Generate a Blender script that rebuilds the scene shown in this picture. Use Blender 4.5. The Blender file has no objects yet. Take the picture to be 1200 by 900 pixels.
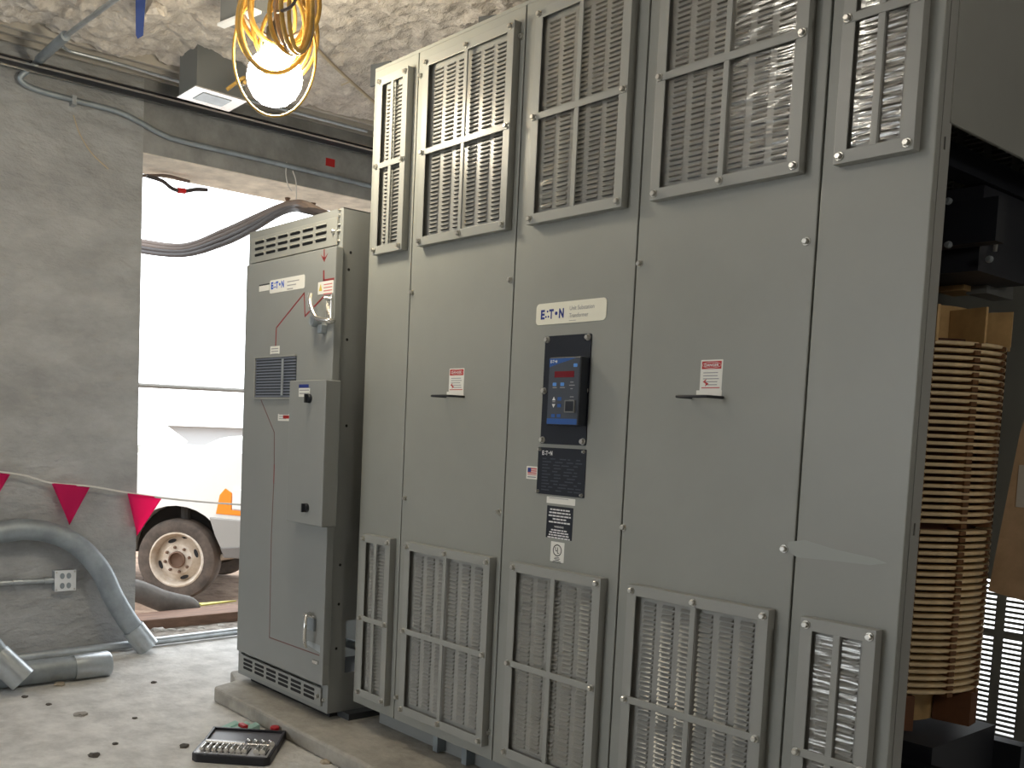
import bpy, bmesh, math, random
from mathutils import Vector, Matrix, noise
random.seed(7)
PI = math.pi
S = bpy.context.scene
COL = S.collection

# ------------------------------------------------------------------ camera
# calibrated from the three vanishing points; image taken as 1200 x 900
R = ((0.6120967, 0.08355544, -0.78635623),      # world = R @ (right, down, forward)
     (0.78983568, -0.01594009, 0.61311134),
     (0.0386942, -0.99637563, -0.07575195))
CX, CY_, FPX = 473.28, 587.80, 1146.31
CAM = Vector((0, 0, 1.35))
cd = bpy.data.cameras.new('camera'); cam = bpy.data.objects.new('camera', cd); COL.objects.link(cam)
cd.sensor_width = 36; cd.lens = FPX / 1200 * 36
cd.shift_x = (600 - CX) / 1200; cd.shift_y = (CY_ - 450) / 1200
cd.clip_start = 0.05; cd.clip_end = 300
cam.matrix_world = Matrix(((R[0][0], -R[0][1], -R[0][2], 0), (R[1][0], -R[1][1], -R[1][2], 0),
                           (R[2][0], -R[2][1], -R[2][2], 1.35), (0, 0, 0, 1)))
S.camera = cam

def ray(x, y):
    a = ((x - CX) / FPX, (y - CY_) / FPX, 1.0)
    return Vector([sum(R[i][k] * a[k] for k in range(3)) for i in range(3)])
def PX(x, y, X): d = ray(x, y); return CAM + d * (X / d.x)
def PY(x, y, Y): d = ray(x, y); return CAM + d * (Y / d.y)
def PZ(x, y, Z): d = ray(x, y); return CAM + d * ((Z - CAM.z) / d.z)
def proj(p):
    q = Vector(p) - CAM
    a = [sum(R[i][k] * q[i] for i in range(3)) for k in range(3)]
    return CX + FPX * a[0] / a[2], CY_ + FPX * a[1] / a[2]

# ------------------------------------------------------------------ world, light, exposure
SKY = 4.4
w = bpy.data.worlds.new('overcast_sky'); S.world = w; w.use_nodes = True
bg = w.node_tree.nodes['Background']
bg.inputs[0].default_value = (0.93, 0.97, 1.0, 1); bg.inputs[1].default_value = SKY
LAMP_W = 100.0        # emission of the coiled work light in view
FILL_W = 110.0        # emission of the added fill bulbs out of view
S.view_settings.view_transform = 'Standard'
S.view_settings.look = 'None'
S.view_settings.gamma = 1.0
S.view_settings.use_curve_mapping = False
S.view_settings.exposure = 0.0

# ------------------------------------------------------------------ materials
MATS = {}
def mat(name, col, rough=0.5, metal=0.0, var=0.0, vscale=4.0, col2=None, bump=0.0, bscale=60.0, stretch=(1, 1, 1), bdist=0.01,
        trans=0.0, alpha=1.0, spec=0.5, detail=6.0, emit=None, ramp=(0.35, 0.65)):
    m = bpy.data.materials.new(name); m.use_nodes = True; MATS[name] = m
    nt = m.node_tree; b = nt.nodes['Principled BSDF']; L = nt.links
    b.inputs['Base Color'].default_value = (*col, 1); b.inputs['Roughness'].default_value = rough
    b.inputs['Metallic'].default_value = metal; b.inputs['Specular IOR Level'].default_value = spec
    if trans: b.inputs['Transmission Weight'].default_value = trans
    if alpha < 1: b.inputs['Alpha'].default_value = alpha
    if emit: b.inputs['Emission Color'].default_value = (*emit[0], 1); b.inputs['Emission Strength'].default_value = emit[1]
    if var or col2 or bump:
        tc = nt.nodes.new('ShaderNodeTexCoord'); mp = nt.nodes.new('ShaderNodeMapping')
        mp.inputs['Scale'].default_value = stretch; L.new(tc.outputs['Object'], mp.inputs['Vector'])
    if var or col2:
        n = nt.nodes.new('ShaderNodeTexNoise'); n.inputs['Scale'].default_value = vscale; n.inputs['Detail'].default_value = detail
        n.inputs['Roughness'].default_value = 0.65
        L.new(mp.outputs[0], n.inputs['Vector'])
        r = nt.nodes.new('ShaderNodeValToRGB'); r.color_ramp.elements[0].position = ramp[0]; r.color_ramp.elements[1].position = ramp[1]
        c2 = col2 if col2 else tuple(min(1, c * (1 + var)) for c in col)
        c1 = col if col2 else tuple(c * (1 - var) for c in col)
        r.color_ramp.elements[0].color = (*c1, 1); r.color_ramp.elements[1].color = (*c2, 1)
        L.new(n.outputs['Fac'], r.inputs['Fac']); L.new(r.outputs['Color'], b.inputs['Base Color'])
    if bump:
        n2 = nt.nodes.new('ShaderNodeTexNoise'); n2.inputs['Scale'].default_value = bscale; n2.inputs['Detail'].default_value = 5
        L.new(mp.outputs[0], n2.inputs['Vector'])
        bp = nt.nodes.new('ShaderNodeBump'); bp.inputs['Strength'].default_value = bump; bp.inputs['Distance'].default_value = bdist
        L.new(n2.outputs['Fac'], bp.inputs['Height']); L.new(bp.outputs[0], b.inputs['Normal'])
    return m
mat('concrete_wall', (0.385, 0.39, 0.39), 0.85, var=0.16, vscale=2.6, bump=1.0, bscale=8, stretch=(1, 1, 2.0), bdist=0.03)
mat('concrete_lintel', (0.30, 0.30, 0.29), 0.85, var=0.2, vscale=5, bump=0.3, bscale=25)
mat('concrete_soffit_lit', (0.76, 0.70, 0.59), 0.9, var=0.2, vscale=6, bump=0.3, bscale=20)  # paler cream than the lintel: light from the ground put into the colour
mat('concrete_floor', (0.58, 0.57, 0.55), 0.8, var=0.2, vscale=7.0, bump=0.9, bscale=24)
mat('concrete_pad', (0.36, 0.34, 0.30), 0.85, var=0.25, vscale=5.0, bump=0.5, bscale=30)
mat('fireproofing', (0.52, 0.475, 0.43), 0.95, col2=(0.72, 0.67, 0.61), vscale=20, bump=1.0, bscale=70, detail=8)
mat('deck_beige', (0.52, 0.48, 0.42), 0.7, var=0.12, vscale=3)
mat('far_wall', (0.30, 0.30, 0.29), 0.9, var=0.1)
mat('paint_gray', (0.285, 0.292, 0.268), 0.38, var=0.05, vscale=1.6)
mat('paint_frame', (0.31, 0.315, 0.295), 0.36)
mat('paint_louver', (0.32, 0.32, 0.30), 0.30)
mat('paint_cabinet', (0.275, 0.285, 0.275), 0.42, var=0.04, vscale=2)
mat('paint_dark', (0.05, 0.055, 0.06), 0.6)
mat('inside_gray', (0.16, 0.165, 0.16), 0.6)
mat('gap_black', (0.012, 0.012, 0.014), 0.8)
mat('black_steel', (0.012, 0.014, 0.02), 0.5)
mat('core_steel', (0.02, 0.022, 0.03), 0.55)
mat('zinc', (0.62, 0.61, 0.57), 0.28, metal=0.9)
mat('galvanized', (0.50, 0.54, 0.57), 0.38, metal=0.75, var=0.12, vscale=12)
mat('galvanized_dull', (0.33, 0.37, 0.40), 0.5, metal=0.5, var=0.15, vscale=9)
mat('chrome', (0.75, 0.74, 0.71), 0.2, metal=0.95)
mat('nameplate_cream', (0.80, 0.78, 0.66), 0.35)
mat('label_white', (0.78, 0.77, 0.72), 0.5)
mat('logo_blue', (0.012, 0.03, 0.22), 0.5)
mat('logo_blue_bright', (0.02, 0.10, 0.55), 0.5)
mat('panel_black', (0.010, 0.013, 0.022), 0.32)
mat('panel_slate', (0.055, 0.065, 0.085), 0.35)
mat('keypad_blue', (0.02, 0.09, 0.32), 0.4)
mat('key_lit', (0.10, 0.30, 0.75), 0.4)
mat('display_red', (0.14, 0.008, 0.015), 0.2, emit=((0.6, 0.02, 0.03), 0.03))
mat('print_grey', (0.30, 0.30, 0.32), 0.6)
mat('print_dark', (0.03, 0.03, 0.035), 0.6)
mat('print_white', (0.75, 0.75, 0.75), 0.6)
mat('danger_red', (0.48, 0.02, 0.02), 0.5)
mat('mimic_red', (0.26, 0.03, 0.035), 0.5)
mat('mimic_dull', (0.16, 0.07, 0.065), 0.5)
mat('label_yellow', (0.7, 0.55, 0.1), 0.5)
mat('flag_pink', (0.6, 0.16, 0.16), 0.6)
mat('coil_tan', (0.76, 0.60, 0.37), 0.42, var=0.22, vscale=9)
mat('coil_spacer', (0.17, 0.08, 0.03), 0.6, var=0.2, vscale=12)
mat('coil_core', (0.07, 0.025, 0.012), 0.7)
mat('coil_board', (0.55, 0.36, 0.16), 0.6, var=0.15, vscale=10)
mat('support_brown', (0.16, 0.065, 0.028), 0.7, var=0.2, vscale=8)
mat('cardboard', (0.52, 0.36, 0.22), 0.8, var=0.15, vscale=10)
mat('paper', (0.62, 0.58, 0.52), 0.8)
mat('amber_cable', (0.42, 0.26, 0.06), 0.35, var=0.35, vscale=10)
mat('cable_dark', (0.055, 0.045, 0.045), 0.55)
mat('cable_brown', (0.16, 0.12, 0.10), 0.6)
mat('rope_tan', (0.50, 0.42, 0.30), 0.8)
mat('string_white', (0.7, 0.68, 0.64), 0.8)
mat('blue_tape', (0.03, 0.06, 0.22), 0.5)
mat('red_tape', (0.7, 0.02, 0.02), 0.5)
mat('red_plastic', (0.45, 0.01, 0.02), 0.35)
mat('teal_paper', (0.42, 0.66, 0.60), 0.6)
mat('box_white', (0.78, 0.80, 0.82), 0.4)
mat('box_side', (0.20, 0.21, 0.21), 0.5, metal=0.3)
mat('case_black', (0.012, 0.012, 0.016), 0.45)
mat('case_tray', (0.42, 0.42, 0.44), 0.4)
mat('case_lid', (0.10, 0.10, 0.115), 0.4)
mat('tire', (0.055, 0.045, 0.038), 0.85, col2=(0.13, 0.10, 0.08), vscale=7)
mat('rim_dusty', (0.42, 0.33, 0.24), 0.6, col2=(0.70, 0.64, 0.56), vscale=5)
mat('hub_brown', (0.14, 0.08, 0.05), 0.7)
mat('truck_white', (0.80, 0.79, 0.76), 0.3)
mat('bumper_grey', (0.33, 0.32, 0.30), 0.45)
mat('bumper_low', (0.16, 0.15, 0.14), 0.6)
mat('signal_orange', (0.95, 0.28, 0.02), 0.3)
mat('lens_white', (0.85, 0.85, 0.82), 0.15)
mat('arch_dark', (0.03, 0.028, 0.026), 0.8)
mat('dirt', (0.17, 0.11, 0.075), 0.95, col2=(0.36, 0.26, 0.19), vscale=5, bump=0.8, bscale=18)
mat('threshold_dirt', (0.15, 0.125, 0.105), 0.95, col2=(0.34, 0.31, 0.27), vscale=16, bump=0.9, bscale=40)
mat('pale_slab', (0.72, 0.72, 0.70), 0.9)
mat('wood_plank', (0.20, 0.12, 0.085), 0.8, var=0.25, vscale=6, stretch=(6, 1, 6))
mat('sack_grey', (0.16, 0.15, 0.14), 0.85, var=0.2, vscale=7, bump=0.4, bscale=14)
mat('yellow_chip', (0.62, 0.58, 0.16), 0.7)
mat('rubble', (0.36, 0.34, 0.31), 0.9, var=0.25, vscale=20)
mat('chip', (0.09, 0.08, 0.07), 0.9)
mat('chip_pale', (0.42, 0.36, 0.28), 0.9)
mat('house_grey', (0.40, 0.41, 0.42), 0.8)
mat('glass_dark', (0.06, 0.07, 0.08), 0.1)
mat('lamp_glow', (1, 0.93, 0.75), 0.5, emit=((1.0, 0.90, 0.70), LAMP_W))
mat('fill_bulb_glow', (1, 0.93, 0.80), 0.5, emit=((1.0, 0.93, 0.82), FILL_W))
mat('socket_black', (0.02, 0.02, 0.02), 0.5)
mat('bright_plate', (0.90, 0.91, 0.92), 0.2, metal=0.9)
mat('scuff', (0.315, 0.33, 0.31), 0.42)
mat('louver_gap_shade', (0.07, 0.07, 0.066), 0.8)

def pennant_mat(name, col):
    m = bpy.data.materials.new(name); m.use_nodes = True; MATS[name] = m
    nt = m.node_tree; nt.nodes.clear()
    o = nt.nodes.new('ShaderNodeOutputMaterial'); d = nt.nodes.new('ShaderNodeBsdfDiffuse'); t = nt.nodes.new('ShaderNodeBsdfTranslucent')
    mx = nt.nodes.new('ShaderNodeMixShader'); mx.inputs[0].default_value = 0.68
    d.inputs[0].default_value = (*col, 1); t.inputs[0].default_value = (*col, 1)
    nt.links.new(d.outputs[0], mx.inputs[1]); nt.links.new(t.outputs[0], mx.inputs[2]); nt.links.new(mx.outputs[0], o.inputs[0])
pennant_mat('pennant_pink', (0.88, 0.06, 0.27))

def film_mat():      # clear crinkled wrapping film
    m = bpy.data.materials.new('clear_film'); m.use_nodes = True; MATS['clear_film'] = m
    nt = m.node_tree; nt.nodes.clear(); L = nt.links
    o = nt.nodes.new('ShaderNodeOutputMaterial'); g = nt.nodes.new('ShaderNodeBsdfGlossy'); t = nt.nodes.new('ShaderNodeBsdfTransparent')
    mx = nt.nodes.new('ShaderNodeMixShader'); mx.inputs[0].default_value = 0.13
    g.inputs['Roughness'].default_value = 0.16; g.inputs[0].default_value = (0.95, 0.95, 0.92, 1)
    t.inputs[0].default_value = (0.93, 0.93, 0.92, 1)
    tc = nt.nodes.new('ShaderNodeTexCoord'); n = nt.nodes.new('ShaderNodeTexNoise'); n.inputs['Scale'].default_value = 1.0; n.inputs['Detail'].default_value = 1.5
    mp = nt.nodes.new('ShaderNodeMapping'); mp.inputs['Scale'].default_value = (9, 9, 62)      # film clings to the louver rows
    bp = nt.nodes.new('ShaderNodeBump'); bp.inputs['Strength'].default_value = 1.0; bp.inputs['Distance'].default_value = 0.006
    L.new(tc.outputs['Object'], mp.inputs['Vector']); L.new(mp.outputs[0], n.inputs['Vector']); L.new(n.outputs['Fac'], bp.inputs['Height']); L.new(bp.outputs[0], g.inputs['Normal'])
    L.new(t.outputs[0], mx.inputs[1]); L.new(g.outputs[0], mx.inputs[2]); L.new(mx.outputs[0], o.inputs[0])
film_mat()

# ------------------------------------------------------------------ mesh helpers
class MB:
    def __init__(s): s.v = []; s.f = []; s.mi = []; s.cur = 0
    def add(s, vs, fs):
        n = len(s.v); s.v += [tuple(v) for v in vs]
        for f in fs: s.f.append([n + i for i in f]); s.mi.append(s.cur)
        return s
    def box(s, x0, x1, y0, y1, z0, z1, M=None):
        vs = [Vector((x, y, z)) for z in (z0, z1) for y in (y0, y1) for x in (x0, x1)]
        if M: vs = [M @ v for v in vs]
        return s.add(vs, [(0, 2, 3, 1), (4, 5, 7, 6), (0, 1, 5, 4), (2, 6, 7, 3), (0, 4, 6, 2), (1, 3, 7, 5)])
    def tube(s, pts, r, seg=10, closed=False, caps=True):
        pts = [Vector(p) for p in pts]; n = len(pts); rr = r if isinstance(r, (list, tuple)) else [r] * n
        rings = []; prev = None
        for i, p in enumerate(pts):
            if closed: t = pts[(i + 1) % n] - pts[i - 1]
            else: t = pts[min(i + 1, n - 1)] - pts[max(i - 1, 0)]
            t.normalize()
            if prev is None:
                a = Vector((0, 0, 1)) if abs(t.z) < 0.9 else Vector((1, 0, 0)); u = t.cross(a).normalized()
            else: u = (prev - t * prev.dot(t)).normalized()
            prev = u; b = t.cross(u)
            rings.append([p + (u * math.cos(2 * PI * k / seg) + b * math.sin(2 * PI * k / seg)) * rr[i] for k in range(seg)])
        vs = [v for rg in rings for v in rg]; fs = []
        for i in range(n if closed else n - 1):
            j = (i + 1) % n
            for k in range(seg): fs.append((i * seg + k, i * seg + (k + 1) % seg, j * seg + (k + 1) % seg, j * seg + k))
        if caps and not closed: fs += [tuple(range(seg - 1, -1, -1)), tuple((n - 1) * seg + k for k in range(seg))]
        return s.add(vs, fs)
    def lathe(s, prof, seg=24, M=None, close=False):       # prof: (radius, height) about z
        vs = []; fs = []; n = len(prof)
        for k in range(seg):
            a = 2 * PI * k / seg
            for r_, h in prof: vs.append(Vector((r_ * math.cos(a), r_ * math.sin(a), h)))
        for k in range(seg):
            j = (k + 1) % seg
            for i in range(n if close else n - 1):
                i2 = (i + 1) % n
                fs.append((k * n + i, j * n + i, j * n + i2, k * n + i2))
        if M: vs = [M @ v for v in vs]
        return s.add(vs, fs)
    def prism(s, poly, d, M):                       # 2-D polygon (x, y) pushed by d along local z
        n = len(poly)
        vs = [M @ Vector((x, y, 0)) for x, y in poly] + [M @ Vector((x, y, d)) for x, y in poly]
        fs = [tuple(range(n - 1, -1, -1)), tuple(range(n, 2 * n))] + [(i, (i + 1) % n, n + (i + 1) % n, n + i) for i in range(n)]
        return s.add(vs, fs)
    def mesh(s, name, mats, smooth=False):
        me = bpy.data.meshes.new(name); me.from_pydata(s.v, [], s.f)
        for m in (mats if isinstance(mats, (list, tuple)) else [mats]): me.materials.append(MATS[m])
        me.polygons.foreach_set('material_index', s.mi)
        bm = bmesh.new(); bm.from_mesh(me); bmesh.ops.recalc_face_normals(bm, faces=bm.faces); bm.to_mesh(me); bm.free()
        if smooth:
            me.polygons.foreach_set('use_smooth', [True] * len(me.polygons)); me.set_sharp_from_angle(angle=math.radians(40))
        me.update(); return me
    def build(s, name, mats, parent=None, smooth=False, bevel=0.0):
        o = bpy.data.objects.new(name, s.mesh(name, mats, smooth)); COL.objects.link(o)
        if bevel:
            b = o.modifiers.new('bevel', 'BEVEL'); b.width = bevel; b.segments = 2; b.limit_method = 'ANGLE'
        if parent: adopt(o, parent)
        return o
def world_loc(o):
    v = o.location.copy()
    while o.parent: o = o.parent; v = v + o.location
    return v
def adopt(o, parent):         # only translations and the truck's own rotation are used in parents
    o.parent = parent
    if not parent.get('local'): o.matrix_parent_inverse = Matrix.Translation(-world_loc(parent)) if parent.type == 'EMPTY' else parent_inv(parent)
def parent_inv(p):
    # parent is a mesh whose vertices are in world coordinates (origin at the world's), or a copy with its own location
    return Matrix.Translation(-p.location)
def tag(o, label, cat, group=None, kind=None):
    o['label'] = label; o['category'] = cat
    if group: o['group'] = group
    if kind: o['kind'] = kind
    return o
def thing(name, label, cat, loc, group=None):
    o = bpy.data.objects.new(name, None); COL.objects.link(o); o.location = loc; o.empty_display_size = 0.1
    return tag(o, label, cat, group)
def struct(o): o['kind'] = 'structure'; return o
def inst(name, me, loc, parent=None, rot=None):
    o = bpy.data.objects.new(name, me); COL.objects.link(o); o.location = loc
    if rot: o.rotation_euler = rot
    if parent: adopt(o, parent)
    return o
FRONT = Matrix(((1, 0, 0, 0), (0, 0, -1, 0), (0, 1, 0, 0), (0, 0, 0, 1)))   # local xy -> XZ plane, local z -> -Y
def front(x, y, z): return Matrix.Translation((x, y, z)) @ FRONT
SIDEX = Matrix(((0, 0, 1, 0), (1, 0, 0, 0), (0, 1, 0, 0), (0, 0, 0, 1)))    # local xy -> YZ plane, local z -> +X
def side(x, y, z): return Matrix.Translation((x, y, z)) @ SIDEX
def rrect(x0, x1, y0, y1, r, n=4):
    out = []
    for cx, cy, a0 in ((x1 - r, y0 + r, -PI / 2), (x1 - r, y1 - r, 0), (x0 + r, y1 - r, PI / 2), (x0 + r, y0 + r, PI)):
        for k in range(n + 1):
            a = a0 + PI / 2 * k / n; out.append((cx + r * math.cos(a), cy + r * math.sin(a)))
    return out
def circ(cx, cy, r, n=16, ry=None):
    return [(cx + r * math.cos(2 * PI * k / n), cy + (ry or r) * math.sin(2 * PI * k / n)) for k in range(n)]
def text(name, body, h, M, m, parent, bold=0.0, align='LEFT', width=None, thick=0.0006):
    cu = bpy.data.curves.new(name, 'FONT'); cu.body = body; cu.size = 1; cu.offset = bold; cu.align_x = align; cu.extrude = 0
    cu.resolution_u = 3
    t = bpy.data.objects.new(name, cu); COL.objects.link(t)
    dg = bpy.context.evaluated_depsgraph_get(); me = bpy.data.meshes.new_from_object(t.evaluated_get(dg))
    bpy.data.objects.remove(t); bpy.data.curves.remove(cu)
    xs = [v.co.x for v in me.vertices]; ys = [v.co.y for v in me.vertices]
    s = h / 0.73; sx = (width / (max(xs) - min(xs))) if width else s
    me.transform(M @ Matrix.Translation((0, 0, thick)) @ Matrix.Diagonal((sx, s, 1, 1)))
    me.name = name; me.materials.clear(); me.materials.append(MATS[m])
    o = bpy.data.objects.new(name, me); COL.objects.link(o); adopt(o, parent); return o
def smooth_path(pts, n=8):
    pts = [Vector(p) for p in pts]; q = [pts[0] * 2 - pts[1]] + pts + [pts[-1] * 2 - pts[-2]]; out = []
    for i in range(1, len(q) - 2):
        for k in range(n):
            t = k / n; a, b, c, d = q[i - 1:i + 3]
            out.append(0.5 * ((2 * b) + (c - a) * t + (2 * a - 5 * b + 4 * c - d) * t * t + (3 * b - a - 3 * c + d) * t ** 3))
    out.append(pts[-1]); return out

# ================================================================== THE SETTING
XW, XWO, CEIL = -5.47, -5.93, 3.25
OY0, OY1, OZ = 2.28, 4.7, 2.853          # the big opening in the left wall
YB = 5.0                                 # wall behind the equipment
b = MB().box(XWO, 3.5, -4.0, YB + 0.3, -0.2, 0); struct(b.build('floor', 'concrete_floor'))
b = MB(); b.box(XWO, XW, -4.0, OY0, 0, 3.6); b.box(XWO, XW, OY1, YB + 0.3, 0, 3.6)
wl = struct(b.build('wall_left', 'concrete_wall'))
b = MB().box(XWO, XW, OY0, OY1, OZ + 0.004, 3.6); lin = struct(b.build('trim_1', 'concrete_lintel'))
b = MB().box(XWO + 0.002, XW - 0.002, OY0, OY1, OZ, OZ + 0.006); b.build('soffit', 'concrete_soffit_lit', lin)
b = MB(); BX0, BX1 = -3.3, -1.1
b.box(XW, BX0, YB, YB + 0.3, 0, 3.6); b.box(BX1, 3.5, YB, YB + 0.3, 0, 3.6); b.box(BX0, BX1, YB, YB + 0.3, 1.7, 3.6)
struct(b.build('wall_back', 'far_wall'))
struct(MB().box(3.2, 3.5, -4.0, YB, 0, 3.6).build('wall_right', 'far_wall'))
b = MB(); b.box(XW, -5.0, -4.3, -4.0, 0, 3.6); b.box(-2.2, 3.2, -4.3, -4.0, 0, 3.6); b.box(-5.0, -2.2, -4.3, -4.0, 2.8, 3.6)
struct(b.build('wall_front', 'far_wall'))      # unseen wall; opening added behind the camera to let in soft front light
# ceiling: a bare deck with sprayed fireproofing below it (lumpy, real relief)
struct(MB().box(XW, 3.2, -4.0, YB, CEIL + 0.03, CEIL + 0.35).build('ceiling', 'deck_beige'))
def spray(x0, x1, y0, y1, nx, ny, edge):
    vs = []; fs = []
    for j in range(ny + 1):
        for i in range(nx + 1):
            x = x0 + (x1 - x0) * i / nx; y = y0 + (y1 - y0) * j / ny
            if i == 0 and edge: x += 0.03 * noise.noise(Vector((0, y * 9, 2)))
            p = Vector((x, y, 0))
            h = noise.fractal(p * 3.0, 1.0, 2.0, 4) * 0.045 + noise.fractal(p * 16, 0.8, 2.0, 4) * 0.016 + abs(noise.noise(p * 7 + Vector((5, 3, 1)))) * 0.03
            if x < -4.2 and y < 2.2: h += 0.045 * max(0, noise.noise(p * 5.5 + Vector((1.3, 0.4, 0))))
            z = CEIL - 0.03 + h
            if edge and i < 3: z += (3 - i) * 0.02
            vs.append((x, y, min(z, CEIL + 0.029)))
    for j in range(ny):
        for i in range(nx): a = j * (nx + 1) + i; fs.append((a, a + nx + 1, a + nx + 2, a + 1))
    return vs, fs
b = MB(); b.add(*spray(-5.12, -2.2, 0.6, 4.2, 250, 290, True)); sp = b.build('sprayed_ceiling', 'fireproofing', smooth=True)
struct(sp)
b = MB()
for x0, x1, y0, y1 in ((-5.12, -2.2, -4, 0.6), (-5.12, -2.2, 4.2, YB), (-2.2, 3.2, -4, YB)):
    b.add(*spray(x0, x1, y0, y1, 30, 30, False))
struct(b.build('sprayed_ceiling', 'fireproofing', smooth=True))
vs = []; fs = []; nx, ny = 8, 50
for i in range(nx + 1):
    for j in range(ny + 1):
        x = XWO + .02 + (XW - XWO - .05) * i / nx; y = OY0 + .01 + (OY1 - OY0 - .02) * j / ny; e_ = i in (0, nx) or j in (0, ny)
        vs.append((x, y, .001 if e_ else .012 + .010 * noise.noise(Vector((x * 14, y * 14, 0)))))
for i in range(nx):
    for j in range(ny): a = i * (ny + 1) + j; fs.append((a, a + 1, a + ny + 2, a + ny + 1))
struct(MB().add(vs, fs).build('threshold', 'threshold_dirt', smooth=True))
# deck ribs showing in the bare strip beside the wall
b = MB()
for x in (-5.42, -5.31, -5.22): b.box(x, x + 0.022, -4, YB, CEIL + 0.0, CEIL + 0.03)
o = struct(b.build('trim_2', 'deck_beige'))
o = struct(MB().box(-5.15, -5.135, -4, YB, CEIL - 0.02, CEIL + 0.03).build('trim_3', 'deck_beige'))

# outside
def slope(x):
    return 0.0 if x > -6.0 else (-0.28 if x < -7.2 else -0.28 * (x + 6.0) / -1.2)
b = MB(); xs = [-5.93, -6.0, -6.3, -6.6, -6.9, -7.2, -8, -9, -10, -12, -16, -30]; ys = [-20 + i for i in range(45)]
vs = []; fs = []
for i, x in enumerate(xs):
    for j, y in enumerate(ys):
        vs.append((x, y, slope(x) - 0.012 + (0.03 * noise.noise(Vector((x * 1.5, y * 1.5, 0))) if 0 < i else 0) - (0.008 if i else 0)))
for i in range(len(xs) - 1):
    for j in range(len(ys) - 1): a = i * len(ys) + j; fs.append((a, a + 1, a + len(ys) + 1, a + len(ys)))
b.add(vs, fs); struct(b.build('ground', 'dirt', smooth=True))
struct(MB().box(-5.9, 6, YB + 0.3, 20, -0.3, -0.02).build('pavement', 'pale_slab'))
struct(MB().box(-5.9, 6, -20, -4.3, -0.3, -0.02).build('pavement', 'pale_slab'))

# ================================================================== TRANSFORMER
YF = 2.40; TZ0, TZ1 = 0.163, 2.80; TX0, TX1 = -3.38, -1.108; YR = 4.0
SEAM = [TX0, -3.091, -2.504, -1.973, -1.390, TX1]
tr = thing('dry_type_transformer', 'long grey dry type transformer with five louvered front panels and an open right end',
           'transformer', (-2.24, 3.2, 0.07))
panels = []
for i in range(5):
    x0 = SEAM[i] + (0.0025 if i else 0); x1 = SEAM[i + 1] - (0.0025 if i < 4 else 0)
    panels.append(MB().box(x0, x1, YF, YF + 0.024, TZ0, TZ1).build('front_panel', 'paint_gray', tr, bevel=0.003))
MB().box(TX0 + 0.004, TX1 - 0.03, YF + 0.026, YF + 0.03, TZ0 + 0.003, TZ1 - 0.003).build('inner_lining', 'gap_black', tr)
b = MB().box(TX0, TX1, YF + 0.001, YR, TZ1, TZ1 + 0.012); b.build('roof', 'paint_gray', tr)
MB().box(TX0, TX0 + 0.004, YF + 0.03, YR - 0.01, TZ0, TZ1).build('end_panel', 'paint_gray', tr)
# open right end: corner posts and the upper panel that is still on
b = MB(); yq = YF + 0.025; x = TX1
SL = ((2.006, 2.036), (0.955, 1.0))       # slots cut through the flange
zc = TZ0
for a0, a1 in sorted(((1.135, 1.165), (2.055, 2.085))):
    b.box(x - 0.004, x, yq, 2.472, zc, a0); b.box(x - 0.004, x, yq, 2.440, a0, a1); b.box(x - 0.004, x, 2.449, 2.472, a0, a1); zc = a1
b.box(x - 0.004, x, yq, 2.472, zc, TZ1); b.box(x - 0.07, x - 0.004, 2.468, 2.472, TZ0, TZ1)
b.build('corner_post', 'paint_frame', tr)
b = MB(); b.box(x - 0.05, x, YR - 0.07, YR - 0.006, TZ0, TZ1); b.build('corner_post', 'paint_gray', tr)
MB().box(x - 0.006, x + 0.003, 2.462, YR - 0.02, 2.12, TZ1).build('end_panel', 'paint_gray', tr, bevel=0.002)
# rear wall with open louver slots (daylight shows through them)
b = MB(); colsR = []
xr = -1.395
while xr - 0.064 > TX0 + 0.1: colsR.append((xr - 0.064, xr)); xr -= 0.0965
edges = [TX1 - 0.002]
def rear(zb0, zb1):
    xprev = TX1 - 0.05
    for (c0, c1) in colsR:
        b.box(c1, xprev, YR - 0.006, YR, zb0, zb1); xprev = c0
        z = zb0; k = 0
        while z < zb1 - 0.001:
            dz = 0.0195; z2 = min(z + 0.0105, zb1); b.box(c0, c1, YR - 0.006, YR, z, z2)
            if k == 19: b.box(c0, c1, YR - 0.006, YR, z2, z2 + 0.01)
            z += dz; k += 1
    b.box(TX0 + 0.003, xprev, YR - 0.006, YR, zb0, zb1)
b.box(TX0 + 0.003, TX1 - 0.05, YR - 0.006, YR, TZ0, 0.28); rear(0.28, 0.87)
b.box(TX0 + 0.003, TX1 - 0.05, YR - 0.006, YR, 0.87, TZ1)
b.build('rear_panel', 'paint_gray', tr)
# rear upper louvers, seen from inside just below the end panel
lou_in = MB(); lou_in.add([(-.035, 0, .008), (.035, 0, .008), (.035, -.012, -.006), (-.035, -.012, -.006), (-.035, 0, -.008), (.035, 0, -.008)],
                          [(0, 1, 2, 3), (3, 2, 5, 4), (0, 3, 4), (1, 5, 2)])
b = MB()
for cx in [-1.2 - 0.1 * k for k in range(7)]:
    for k in range(34):
        z = 2.1 + k * 0.0185
        b.add([(v[0] + cx, v[1] + YR - 0.006, v[2] + z) for v in lou_in.v], lou_in.f)
o = b.build('rear_louvers', 'paint_gray', tr); o['kind'] = 'stuff'
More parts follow.
